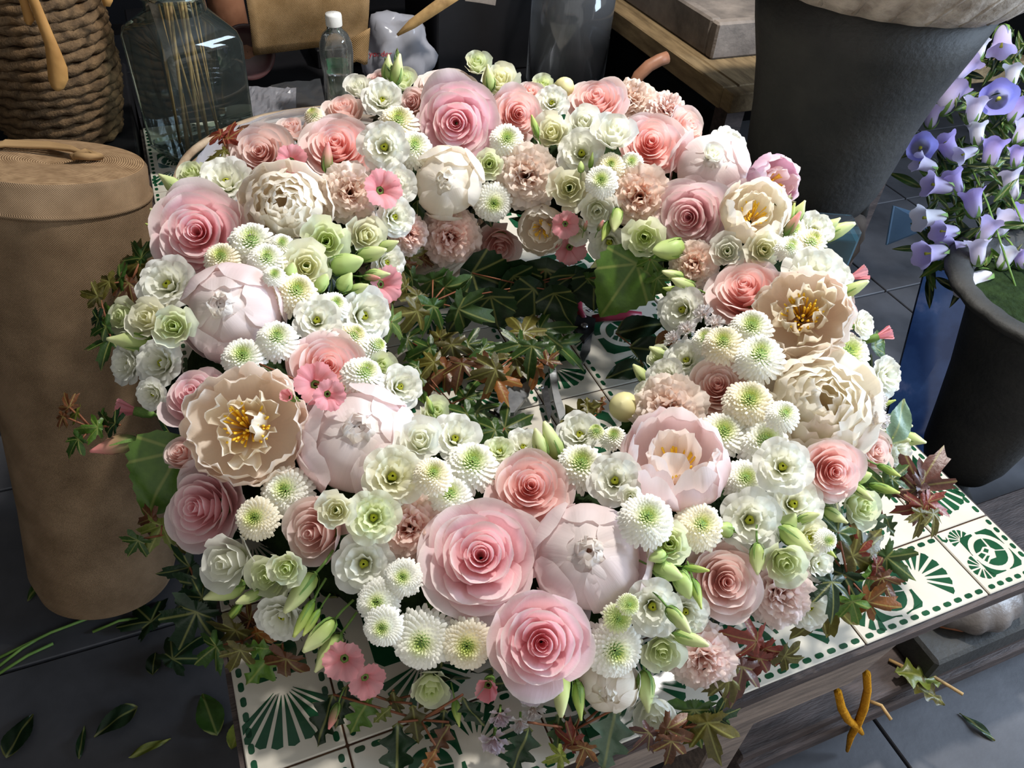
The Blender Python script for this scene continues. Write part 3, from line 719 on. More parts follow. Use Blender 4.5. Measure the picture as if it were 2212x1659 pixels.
# ------------------------------------------------------------------ flowers of the wreath: (kind, x, y, diameter in px, palette, lean, short name, rest of label)
ROSES = [
 ('rose3', 1040, 1208, 262, 'pink', (.0, .12), 'largest pink rose', 'fully open with a deep swirled centre'),
 ('rose', 1145, 1058, 180, 'salmon', (.1, .25), 'coral pink rose', 'with browned petal edges above the largest pink rose'),
 ('rose2', 1163, 1378, 222, 'deep', (.05, -.1), 'pink rose with a tight spiral eye', 'just below the largest pink rose'),
 ('rose2', 1563, 1262, 172, 'dusk', (.25, -.05), 'dusky pink rose', 'beside green buds, petals folded inward'),
 ('rose', 1790, 1015, 138, 'salmon', (.35, -.05), 'salmon rose with a lilac outer petal', 'beside ruffled white blooms'),
 ('rosecup', 1882, 968, 112, 'blush', (.7, .1), 'cupped blush rose', 'leaning out over the tiled table edge'),
 ('rose', 1550, 822, 150, 'blush', (-.1, .45), 'peach pink rose', 'tucked between mums and the cream carnation'),
 ('rose', 1620, 620, 175, 'salmon', (-.15, .75), 'flat open salmon rose', 'seen from the side next to the yellow centred peony'),
 ('rosecup', 1830, 680, 130, 'salmon', (.7, .3), 'half hidden salmon rose', 'behind the yellow centred peony'),
 ('rose3', 1493, 462, 158, 'pink', (-.2, .0), 'bright pink rose with a dark heart', 'near the cast stone urn'),
 ('rose', 1414, 308, 150, 'salmon', (.15, .35), 'salmon pink rose', 'below the cream carnations facing the wooden bench'),
 ('rosecup', 1480, 272, 116, 'blush', (.8, .5), 'upright pale salmon rose', 'at the wreath crest before the dark urn'),
 ('rose2', 1290, 216, 132, 'salmon', (-.1, .7), 'pale salmon rose', 'at the crest in front of the clear cylinder'),
 ('rose', 1112, 250, 118, 'salmon', (.2, .1), 'small coral rose', 'right behind the lavender pink rose'),
 ('rose3', 985, 266, 180, 'mauve', (-.05, .05), 'lavender pink rose', 'wide open above the closed white peony'),
 ('rose2', 963, 178, 140, 'blush', (0, .9), 'pale pink rose', 'seen from the side at the wreath crest'),
 ('rosecup', 893, 222, 80, 'dusk', (-.4, .3), 'shaded tan rose', 'half hidden behind the white mums'),
 ('rosecup', 748, 225, 104, 'blush', (-.2, .8), 'drooping blush rose', 'with cream outer petals near the water bottle'),
 ('rose', 734, 312, 166, 'salmon', (-.15, .55), 'coral rose with a rolled petal', 'facing the ceiling light'),
 ('rosecup', 630, 272, 76, 'blush', (-.3, .8), 'small peach rosebud', 'peeping out near the wicker tray'),
 ('rose', 560, 330, 150, 'blush', (-.25, .3), 'peach rose with pointed inner petals', 'beside the wicker tray'),
 ('rose3', 437, 500, 218, 'pink', (-.2, .15), 'big pink rose', 'nearest the burlap roll'),
 ('rose', 716, 784, 175, 'salmon', (.15, .3), 'salmon rose', 'under the pink carnation petals'),
 ('rosecup', 415, 862, 178, 'pink', (-.45, .55), 'pink rose seen from the side', 'with greenish outer petals near the burlap roll'),
 ('rose2', 432, 1085, 196, 'pink', (-.65, .0), 'pale pink rose', 'turned toward the burlap roll above dark leaves'),
 ('rosecup', 678, 1148, 176, 'dusk', (-.55, -.1), 'dusty rose', 'with large folded outer petals beside two mums'),
 ('rosecup', 1080, 534, 122, 'dusk', (0, -.55), 'shaded dusky rose', 'hanging down over the hole of the wreath'),
 ('rosecup', 400, 985, 110, 'blush', (-.6, .4), 'faded blush rose', 'squeezed behind the open cream peony'),
 ('rosecup', 1150, 195, 70, 'blush', (.2, .8), 'little blush rosebud', 'at the crest behind the lisianthus'),
 ('rosecup', 812, 172, 60, 'dusk', (-.2, .8), 'tiny dusky rosebud', 'beside upright green buds at the crest'),
]
PEONIES = [
 ('globe2', 1280, 1208, 240, 'pb', (.0, .2), 'big closed peony', 'blush outside, white inside, right of the largest pink rose'),
 ('globe', 775, 935, 245, 'pb', (.0, .35), 'blush peony', 'half closed, beside the open cream peony'),
 ('popen', 550, 925, 226, 'pc', (-.1, .1), 'open cream peony', 'with yellow stamens and ruffled inner petals'),
 ('globe', 497, 665, 208, 'pb', (-.3, .25), 'pale lilac peony', 'closed like a ball near the burlap roll'),
 ('double', 622, 452, 180, 'pw', (-.1, .15), 'ruffled white peony', 'full double beside the big pink rose'),
 ('globe0', 966, 402, 146, 'pw', (-.05, .15), 'closed white peony', 'under the lavender pink rose'),
 ('globe2', 1535, 352, 160, 'pb', (.1, .35), 'white peony with upright outer petals', 'before the dark urn'),
 ('popen2', 1650, 396, 120, 'pl', (.6, .1), 'lilac peony with a dark red heart', 'at the edge toward the dark urn'),
 ('popen2', 1618, 478, 140, 'pw', (.25, .5), 'cupped cream peony', 'with a glimpse of yellow below the lilac peony'),
 ('popen', 1722, 690, 186, 'pc', (.0, .25), 'yellow centred peony', 'wide open with bright stamens'),
 ('double', 1765, 862, 246, 'pw', (.2, .2), 'huge ruffled white peony', 'with blush guard petals above the salmon rose'),
 ('popen2', 1455, 1005, 226, 'pb', (.05, .95), 'blush peony showing yellow stamens', 'beside four mums'),
 ('popen2', 1172, 492, 104, 'pw', (-.1, -.2), 'loose white peony', 'with hanging petals over the wreath hole'),
 ('globe0', 1312, 1480, 132, 'pw', (.0, -.5), 'white peony bud', 'drooping under the large pale mum'),
]
CARNS = [
 ('carn', 1140, 378, 140, 'cc', (0, .1), 'cream carnation in strong light', 'beside the closed white peony'),
 ('carn2', 972, 506, 130, 'ct', (0, -.25), 'peach carnation', 'hanging under the closed white peony'),
 ('carn', 1387, 428, 136, 'cp', (-.1, .05), 'tan peach carnation', 'between green mums and the pink rose'),
 ('carn2', 1505, 568, 106, 'cp', (-.1, .05), 'small tan carnation', 'above the flat open salmon rose'),
 ('carn', 760, 412, 130, 'cc', (.1, .2), 'pale peach carnation', 'beside a bright pink flower'),
 ('carn2', 888, 1135, 150, 'ct', (-.1, .15), 'coral tinted carnation', 'to the side of the largest pink rose'),
 ('carn', 1452, 888, 160, 'cc', (-.1, .2), 'cream carnation', 'beside a round pale green bud'),
 ('carn2', 1690, 1275, 150, 'cb', (.35, -.15), 'blush carnation', 'in half shade above the tiles'),
 ('carn', 1372, 212, 112, 'cc', (.1, .7), 'ivory carnation', 'at the crest facing the curved cane handle'),
 ('carn2', 1440, 238, 96, 'cb', (.3, .7), 'blush ivory carnation', 'at the crest behind the salmon pink rose'),
 ('carn', 884, 500, 86, 'ct', (.5, -.1), 'shaded peach carnation', 'on the inner side of the ring'),
 ('carn2', 1520, 1428, 150, 'cb', (.1, -.5), 'drooping blush carnation', 'over the front apron of the table'),
]
MAJ = []
for lst, nm, cat, k in ((PEONIES, 'peony', 'peony', .95), (ROSES, 'rose', 'rose', .97), (CARNS, 'carnation', 'carnation', .97)):
    for (kind, x, y, d, pal, lean, short, rest) in lst:
        flower(kind, nm, cat, x, y, d*(1.06 if cat == 'carnation' else 1.07), pal, short+' '+rest, lean, k, .016 if kind.startswith('popen') else 0.0); MAJ.append((x, y, d, short))
def near_major(x, y, lead=5):
    m = sorted(MAJ, key=lambda m: math.hypot(m[0]-x, m[1]-y)-m[2]*.5); two = m[0][3]+' and the '+m[1][3]
    return two if len(two.split())+lead <= 16 else m[0][3]

MUMS = [(860, 262, 86), (890, 314, 84), (1098, 303, 74), (1065, 438, 82), (1322, 350, 64), (1303, 386, 70), (1363, 360, 52), (546, 527, 104), (480, 556, 76), (604, 534, 54), (577, 570, 82), (597, 606, 48),
 (648, 636, 98), (600, 733, 90), (524, 770, 92), (716, 664, 66), (755, 736, 76), (812, 750, 64), (778, 814, 92), (626, 1070, 112), (553, 1118, 92), (867, 1250, 80), (812, 1290, 92), (1018, 1003, 116), (925, 1032, 84),
 (976, 1080, 100), (1260, 1005, 110), (1387, 1110, 116), (1500, 1130, 104), (1562, 945, 104), (1651, 942, 110), (1697, 908, 70), (1618, 872, 106), (1607, 1034, 92), (1640, 770, 106), (1632, 712, 90), (1572, 746, 88), (1530, 744, 64),
 (1828, 752, 116), (1840, 830, 76), (1748, 524, 74), (1718, 500, 66), (1775, 572, 58), (914, 1384, 128), (1006, 1394, 108), (824, 1340, 84), (1327, 1402, 124), (1326, 945, 58), (678, 250, 46), (1700, 545, 60), (1770, 1165, 50)]
for i, (x, y, d) in enumerate(MUMS):
    kind = ('mum', 'mum2', 'mumflat')[i % 3]; s = near_major(x, y, 7); sz = 'small' if d < 68 else 'large' if d > 100 else 'white'
    flower(kind, 'button_chrysanthemum', 'chrysanthemum', x, y, d, 'mc' if i % 4 == 0 else 'mw', sz+' green-eyed button chrysanthemum beside the '+s, None, 1.0, .006, 'button chrysanthemums of the wreath')
for (x, y, d) in ((1332, 1340, 64), (1368, 1306, 48), (1288, 938, 36)):
    flower('mumbutton', 'unopened_chrysanthemum', 'chrysanthemum', x, y, d, 'mw', 'tight green button chrysanthemum beside the '+near_major(x, y), None, 1.02, .008, 'green chrysanthemum buttons')

# lisianthus: open (o) and half open (h)
LIS = [('h', 1075, 166, 80, 'lc', (0, .5)), ('h', 1030, 144, 60, 'lg', (0, .7)), ('h', 876, 165, 64, 'lg', (.1, .8)), ('o', 828, 212, 88, 'lw', (0, .6)), ('h', 774, 196, 62, 'lw', (-.2, .7)), ('o', 832, 324, 104, 'lw', (-.1, .1)),
 ('o', 851, 396, 84, 'lw', (.1, .1)), ('o', 858, 464, 84, 'lw', (.5, 0)), ('h', 1058, 354, 64, 'lg', (0, .1)), ('h', 1196, 288, 84, 'lc', (-.1, .3)), ('h', 1267, 268, 84, 'lw', (.1, .4)), ('o', 1262, 322, 98, 'lw', (0, .2)), ('h', 1335, 290, 96, 'lw', (.1, .7)),
 ('o', 1190, 220, 70, 'lw', (0, .4)), ('h', 1174, 187, 58, 'lg', (0, .7)), ('h', 1236, 404, 98, 'lc', (0, .05)), ('h', 1284, 448, 88, 'lw', (0, -.2)), ('h', 1396, 514, 90, 'lg', (0, -.1)), ('o', 1315, 524, 84, 'lw', (-.1, -.4)), ('o', 1370, 563, 80, 'lw', (0, -.4)),
 ('h', 1578, 550, 78, 'lw', (0, .1)), ('h', 1643, 536, 80, 'lc', (.1, .1)), ('o', 1575, 312, 84, 'lw', (.6, .5)), ('o', 489, 384, 112, 'lw', (-.2, .6)), ('h', 417, 376, 68, 'lg', (-.5, .6)), ('h', 392, 430, 70, 'lg', (-.7, .3)),
 ('o', 357, 612, 118, 'lw', (-.4, .3)), ('h', 268, 684, 92, 'lg', (-.8, .2)), ('h', 322, 682, 98, 'lc', (-.5, .2)), ('h', 386, 702, 92, 'lg', (-.2, .1)), ('o', 272, 786, 86, 'lw', (-.9, 0)), ('o', 342, 786, 104, 'lw', (-.6, .1)),
 ('h', 695, 522, 112, 'lg', (0, .1)), ('h', 664, 566, 108, 'lc', (0, .1)), ('h', 794, 510, 94, 'lc', (.3, .1)), ('o', 838, 566, 80, 'lw', (.7, -.1)), ('o', 676, 694, 98, 'lw', (0, .3)), ('o', 792, 682, 116, 'lw', (.6, 0)), ('o', 866, 832, 92, 'lw', (.5, .2)), ('h', 942, 888, 70, 'lg', (.4, .3)),
 ('h', 826, 790, 64, 'lg', (.4, .3)), ('h', 896, 952, 104, 'lw', (0, .3)), ('o', 984, 944, 104, 'lw', (.1, .4)), ('o', 836, 1028, 128, 'lc', (.1, .2)), ('o', 802, 1106, 110, 'lg', (0, .05)), ('h', 740, 1106, 86, 'lc', (-.1, 0)), ('o', 773, 1216, 124, 'lw', (-.1, -.1)), ('h', 492, 1210, 130, 'lw', (-.6, -.2)),
 ('h', 574, 1250, 108, 'lg', (-.5, -.3)), ('h', 628, 1216, 80, 'lg', (-.2, -.2)), ('o', 604, 1325, 106, 'lw', (-.4, -.6)), ('h', 930, 1488, 92, 'lg', (.05, -.7)), ('o', 1340, 1040, 112, 'lw', (0, .2)), ('h', 1352, 1064, 56, 'lw', (-.1, -.1)), ('o', 1620, 1120, 126, 'lw', (.1, 0)), ('o', 1730, 1085, 118, 'lw', (.3, .1)), ('o', 1690, 1018, 116, 'lw', (.1, .2)),
 ('h', 1862, 1092, 94, 'lg', (.7, -.1)), ('h', 1702, 1208, 100, 'lg', (.25, -.3)), ('h', 1456, 1166, 98, 'lg', (.1, .1)), ('o', 1404, 1304, 116, 'lw', (.1, -.2)), ('o', 1488, 1312, 96, 'lw', (.2, -.3)), ('h', 1430, 1406, 96, 'lg', (.1, -.4)), ('h', 1409, 1538, 106, 'lw', (.05, -.7)), ('o', 1754, 1316, 92, 'lw', (.5, -.5)), ('o', 1752, 1150, 84, 'lc', (.5, -.2)), ('o', 1768, 1214, 74, 'lw', (.7, -.2)),
 ('o', 1916, 812, 84, 'lw', (.9, .1)), ('o', 1752, 600, 120, 'lw', (.2, .4)), ('o', 1796, 594, 88, 'lw', (.6, .3)), ('o', 1470, 668, 98, 'lw', (-.5, .1)), ('o', 1440, 812, 84, 'lw', (-.5, .3)), ('o', 1484, 768, 88, 'lw', (-.3, .4)), ('o', 1252, 934, 98, 'lw', (-.1, .6)), ('o', 1132, 962, 78, 'lw', (0, .6)), ('o', 1080, 972, 64, 'lg', (0, .6)),
 ('o', 1765, 494, 76, 'lw', (.4, .4)), ('o', 1942, 974, 72, 'lw', (.9, -.2)), ('h', 1425, 770, 56, 'lg', (-.5, .3)), ('o', 1855, 705, 60, 'lw', (.9, .2)), ('h', 1245, 500, 60, 'lw', (.1, -.4)), ('o', 340, 850, 70, 'lw', (-.6, -.2)), ('h', 1400, 855, 60, 'lw', (-.5, .4)), ('o', 1150, 1500, 60, 'sl', (0, -.8)), ('h', 1540, 340, 50, 'lw', (.4, .7))]
for i, (t, x, y, d, pal, lean) in enumerate(LIS):
    kind = {'o': ('lis', 'lis2'), 'h': ('lishalf', 'lishalf2')}[t][i % 2]; s = near_major(x, y)
    ad = {'lw': 'white', 'lg': 'greenish', 'lc': 'cream', 'sl': 'lilac tinged'}[pal]
    flower(kind, 'lisianthus', 'lisianthus', x, y, d*1.07, pal, ('open ' if t == 'o' else 'half-open ')+ad+' lisianthus beside the '+s, lean, .98, .002, 'lisianthus blooms of the wreath')

BUDS = [(836, 150, 52, 80, 'bud'), (864, 158, 62, 75, 'bud'), (1056, 172, 56, 95, 'bud'), (1156, 276, 48, 110, 'budthin'), (1272, 344, 34, 80, 'budthin'), (1254, 366, 24, 90, 'budfat'), (1328, 472, 60, 265, 'bud'), (1310, 500, 52, 255, 'budthin'), (1302, 562, 56, 205, 'bud'), (1326, 571, 40, 215, 'bud'), (1446, 540, 76, 190, 'budfat'),
 (378, 404, 70, 145, 'bud'), (424, 420, 50, 150, 'bud'), (352, 468, 52, 150, 'bud'), (336, 492, 34, 160, 'budthin'), (282, 738, 88, 175, 'bud'), (800, 548, 72, 15, 'bud'), (834, 532, 52, 25, 'bud'), (748, 570, 76, 10, 'budfat'), (745, 612, 48, 60, 'budfat'), (694, 614, 44, 60, 'budfat'), (636, 596, 44, 70, 'budfat'), (816, 598, 56, 5, 'bud'), (772, 624, 46, 20, 'bud'),
 (490, 1270, 90, 195, 'bud'), (546, 1286, 60, 200, 'bud'), (650, 1278, 100, 235, 'bud'), (506, 1322, 58, 230, 'budthin'), (656, 1332, 84, 245, 'budthin'), (676, 1340, 62, 240, 'budthin'), (692, 1370, 90, 225, 'bud'), (712, 1408, 90, 235, 'bud'), (1212, 1492, 98, 268, 'bud'), (1250, 1508, 80, 275, 'budthin'), (986, 1534, 56, 285, 'budthin'), (1398, 1498, 84, 272, 'bud'), (1192, 955, 92, 115, 'bud'), (1164, 962, 70, 110, 'bud'),
 (1434, 1192, 44, 200, 'budfat'), (1438, 1226, 66, 335, 'budfat'), (1474, 1258, 64, 290, 'budfat'), (1498, 1228, 56, 350, 'budthin'), (1502, 1282, 64, 280, 'budthin'), (1450, 1328, 70, 310, 'bud'), (1488, 1376, 76, 345, 'bud'), (1566, 1144, 46, 170, 'budfat'), (1630, 1207, 68, 262, 'bud'), (1728, 1168, 84, 320, 'bud'), (1698, 1136, 66, 60, 'budfat'), (1742, 1130, 50, 20, 'bud'), (1780, 1180, 50, 310, 'budthin'),
 (1856, 1032, 42, 20, 'budfat'), (1905, 1054, 64, 345, 'budthin'), (1859, 1064, 50, 315, 'bud'), (1800, 1112, 56, 325, 'bud'), (1930, 914, 68, 350, 'bud'), (1930, 946, 60, 350, 'bud'), (1962, 948, 62, 345, 'bud'), (1906, 874, 46, 20, 'budthin'), (1840, 628, 66, 25, 'bud'), (1806, 500, 78, 20, 'bud'), (1782, 492, 54, 35, 'bud'), (1430, 764, 56, 150, 'bud'), (1388, 812, 58, 125, 'bud'), (1456, 594, 52, 165, 'bud'), (1478, 614, 58, 160, 'bud'), (1456, 626, 46, 175, 'budthin'), (1722, 462, 56, 60, 'bud'), (1708, 470, 50, 75, 'budthin'), (930, 880, 40, 120, 'budthin'), (1912, 1010, 50, 330, 'budthin')]
def bud_axis(x, y, ang):
    p, n, t = locate(x, y, .98); v = ray(x, y).normalized(); a = math.radians(ang)
    return (RT*math.cos(a)+UP*math.sin(a)+n*.25-v*.25).normalized()
for (x, y, d, ang, kind) in BUDS:
    s = near_major(x, y); s = near_major(x, y, 8); ad = {'bud': 'pale green lisianthus bud', 'budfat': 'plump pale green lisianthus bud', 'budthin': 'slim green lisianthus bud'}[kind]
    flower(kind, 'lisianthus_bud', 'flower bud', x, y, d, 'g', ad+' beside the '+s, None, 1.02, .004, 'lisianthus buds of the wreath', axis=bud_axis(x, y, ang))
flower('globebud', 'round_bud', 'flower bud', 1348, 878, 66, 'g', 'round pale yellow green bud beside the cream carnation', (-.2, .3), 1.03)
flower('globebud', 'round_bud', 'flower bud', 1220, 190, 44, 'g', 'small round cream bud beside the pale salmon rose', (0, .6), 1.0)

DIAN = [('dian', 630, 346, 64, (.1, .2)), ('dian', 826, 414, 84, (.4, .2)), ('dian', 688, 826, 92, (.1, .1)), ('dian', 715, 862, 70, (.3, -.2)), ('diancup', 618, 866, 52, (-.5, .2)), ('dian', 826, 612, 84, (.8, -.1)), ('dian', 1222, 486, 60, (.1, -.2)), ('dian', 1232, 536, 70, (.2, -.3)), ('dian', 742, 1424, 86, (-.1, -.3)), ('dian', 790, 1466, 80, (.3, -.5)), ('diancup', 1054, 1482, 90, (-.1, -.3))]
for (kind, x, y, d, lean) in DIAN:
    flower(kind, 'pink_spray_carnation', 'pink flower', x, y, d, 'dp', 'small rose-pink spray carnation beside the '+near_major(x, y, 6), lean, 1.03, .006, 'small pink flowers of the wreath')
for (kind, x, y, d, ang, s) in (('diancup', 270, 884, 76, 165, 'beside the burlap roll, held out level'), ('diancup', 1858, 592, 62, 20, 'sticking out before the teal carton'), ('diancup', 1912, 722, 58, 20, 'sticking out before the blue picture')):
    flower(kind, 'pink_spray_carnation', 'pink flower', x, y, d, 'dp', 'pink spray carnation '+s, None, 1.0, 0, 'small pink flowers of the wreath', axis=bud_axis(x, y, ang))
for (x, y, d, ang, s) in ((262, 958, 96, 195, 'pointing at the burlap roll'), (706, 352, 62, 85, 'standing upright before the coral rose'), (1706, 496, 58, 55, 'near the cupped cream peony'), (728, 1528, 54, 250, 'hanging over the tiles'), (1290, 492, 26, 60, 'over the wreath hole'), (1264, 496, 24, 70, 'over the wreath hole'), (790, 598, 40, 350, 'at the inner rim by green buds')):
    flower('budpink', 'pink_bud', 'flower bud', x, y, d, 'g', 'green calyxed pink bud '+s, None, 1.04, .01, 'pink buds of the wreath', axis=bud_axis(x, y, ang))
for (x, y, d, pal, s) in ((1150, 1532, 60, 'sw', 'under the pink rose with a tight spiral eye'), (1120, 1556, 56, 'sw', 'under the pink rose with a tight spiral eye'), (1070, 1590, 74, 'sl', 'just above the front tiles'), (1082, 1555, 60, 'sl', 'just above the front tiles'), (1878, 862, 60, 'sw', 'beside the huge ruffled white peony'), (1892, 900, 56, 'sw', 'beside the huge ruffled white peony'), (1520, 680, 52, 'sw', 'on the inner side below the flat open salmon rose'), (1482, 716, 48, 'sw', 'on the inner side below the flat open salmon rose'), (1462, 738, 52, 'sw', 'on the inner side below the flat open salmon rose'), (1545, 700, 46, 'sw', 'on the inner side below the flat open salmon rose')):
    flower('frill', 'statice_sprig', 'statice', x, y, d, pal, ('white' if pal == 'sw' else 'pale lilac')+' papery statice tuft '+s, None, 1.02, .004, 'statice tufts of the wreath')
settle()

# ------------------------------------------------------------------ leaves
def maple_mesh(seed, n=64):
    rn = random.Random(seed); lob = [(90, 1.0, .50), (34, .86, .46), (146, .86, .46), (-20, .56, .5), (200, .56, .5)]
    lob = [(a+rn.uniform(-6, 6), l*rn.uniform(.88, 1.08), w) for a, l, w in lob]
    vs = [(0, 0, 0)]; uv = [(0, 0)]; fs = []
    rings = (.3, .62, .85, 1.0); kz = rn.uniform(.10, .35); ph = rn.uniform(0, 6)
    for ri, q in enumerate(rings):
        for k in range(n):
            a = -180+360*k/n; r = .24
            for la, L, w in lob:
                d = math.radians((a-la+180) % 360-180); e = L*math.exp(-(abs(d)/w)**1.8); r = max(r, e)
            if ri == 3: r *= 1+.09*math.sin(k*2.35+ph)+.05*math.sin(k*4.1)
            r *= q*.98; t = math.radians(a); x, y = r*math.cos(t), r*math.sin(t)
            z = -kz*r*r+.10*r*math.sin(5*t+ph)+.05*math.sin(7*x+ph)*r; vs.append((x, y, z)); uv.append((x, y))
    for k in range(n): fs.append((0, 1+k, 1+(k+1) % n))
    for ri in range(3):
        for k in range(n):
            a = 1+ri*n; fs.append((a+k, a+n+k, a+n+(k+1) % n, a+(k+1) % n))
    return mesh('leaf', vs, fs, 'leaf', True, uv)
def blade_mesh(seed, wid, lobes=0, serr=.04, heart=False):
    rn = random.Random(seed); nu, nv = 8, 18; vs = []; uv = []; fs = []; cz = rn.uniform(.1, .4); tw = rn.uniform(-.3, .3)
    for j in range(nv+1):
        v = j/nv; w = wid*math.sin(math.pi*min(1, v**(.55 if heart else .8)))**.9
        if lobes: w *= .68+.32*math.cos(2*math.pi*lobes*v)
        w *= 1+serr*((j % 2)*2-1)
        for i in range(nu+1):
            u = -1+2*i/nu; x = u*w; y = v
            if heart: y -= .22*abs(u)**1.3*(1-v)**2
            z = .22*abs(x)-cz*(v-.3)**2+.03*math.sin(9*v+u*3+seed)+tw*x*v; vs.append((x, y, z)); uv.append((x, y))
    for j in range(nv):
        for i in range(nu): a = j*(nu+1)+i; fs.append((a, a+1, a+nu+2, a+nu+1))
    return mesh('leaf', vs, fs, 'leaf', True, uv)
LEAF = {'maple': [maple_mesh(i) for i in range(5)], 'heart': [blade_mesh(20+i, .54, 0, .05, True) for i in range(3)], 'oak': [blade_mesh(30+i, .34, 3.5, .05) for i in range(3)], 'oval': [blade_mesh(40+i, .27, 0, .02) for i in range(3)], 'lance': [blade_mesh(50+i, .12, 0, .0) for i in range(2)]}
LC = {'g': srgb(66, 100, 40), 'd': srgb(36, 66, 36), 'b': srgb(104, 146, 54), 'y': srgb(140, 152, 60), 'r': srgb(152, 66, 52), 'rb': srgb(126, 78, 48), 'o': srgb(112, 104, 44), 'p': srgb(112, 70, 62), 'gg': srgb(128, 158, 134), 'or': srgb(168, 104, 46), 'lg': srgb(140, 172, 96)}
def leaf_at(parent, kind, p, n, tipdir, size, col, seed, name='leaf'):
    y = (tipdir-n*tipdir.dot(n)).normalized(); x = y.cross(n); mx = Matrix((x, y, n)).transposed()
    rn = random.Random(seed); me = LEAF[kind][rn.randrange(len(LEAF[kind]))]
    o = put(name, me, parent, p-parent.location, mx.to_euler()); o.scale = (size,)*3
    j = rn.uniform(.48, .85); c = LC[col]; o.color = (c[0]*j, c[1]*j, c[2]*j, 1); return o

base = thing('wreath_base', 'ring of dark moss and small green leaves carrying the flowers', 'wreath base', (TC.x, TC.y, H))
vs = []; fs = []; nA, nB = 96, 20
for i in range(nA):
    for j in range(nB):
        lo = max(0.0, -math.sin(2*math.pi*j/nB)); p, n = tor(2*math.pi*i/nA, 2*math.pi*j/nB, .48+.34*lo+.05*math.sin(i*1.7+j*2.3)); vs.append(p-base.location)
for i in range(nA):
    for j in range(nB): fs.append((i*nB+j, ((i+1) % nA)*nB+j, ((i+1) % nA)*nB+(j+1) % nB, i*nB+(j+1) % nB))
put('moss_ring', mesh('moss_ring', vs, fs, 'foam'), base)
rn = random.Random(3)
for i in range(280):
    best = None; kd = rn.choice(('oval', 'maple', 'oval', 'heart')); cc = rn.choice('dddgg'); sz = rn.uniform(.030, .052)
    for tr_ in range(40):
        phi = rn.uniform(0, 6.283); th = rn.choice((rn.uniform(-.9, .7), rn.uniform(2.4, 4.1), rn.uniform(0, 3.14)))
        p, n = tor(phi, th, .64+.26*rn.random()); tan = (n.cross(TN)).normalized() if abs(n.dot(TN)) < .99 else E1
        tip = (-TN*rn.uniform(.2, 1)+tan*rn.uniform(-1, 1)+n*.2).normalized(); nn = (n+V((rn.uniform(-.4, .4), rn.uniform(-.4, .4), rn.uniform(-.2, .5)))).normalized()
        y = (tip-nn*tip.dot(nn)).normalized(); x = y.cross(nn); e = sum(inside(p+y*sz*f+x*sz*g, .004) for f, g in ((.1, 0), (.55, .3), (.55, -.3), (1, 0)))
        if best is None or e < best[0]: best = (e, p, nn, tip)
        if e <= 0: break
    leaf_at(base, kd, best[1], best[2], best[3], sz, cc, i)
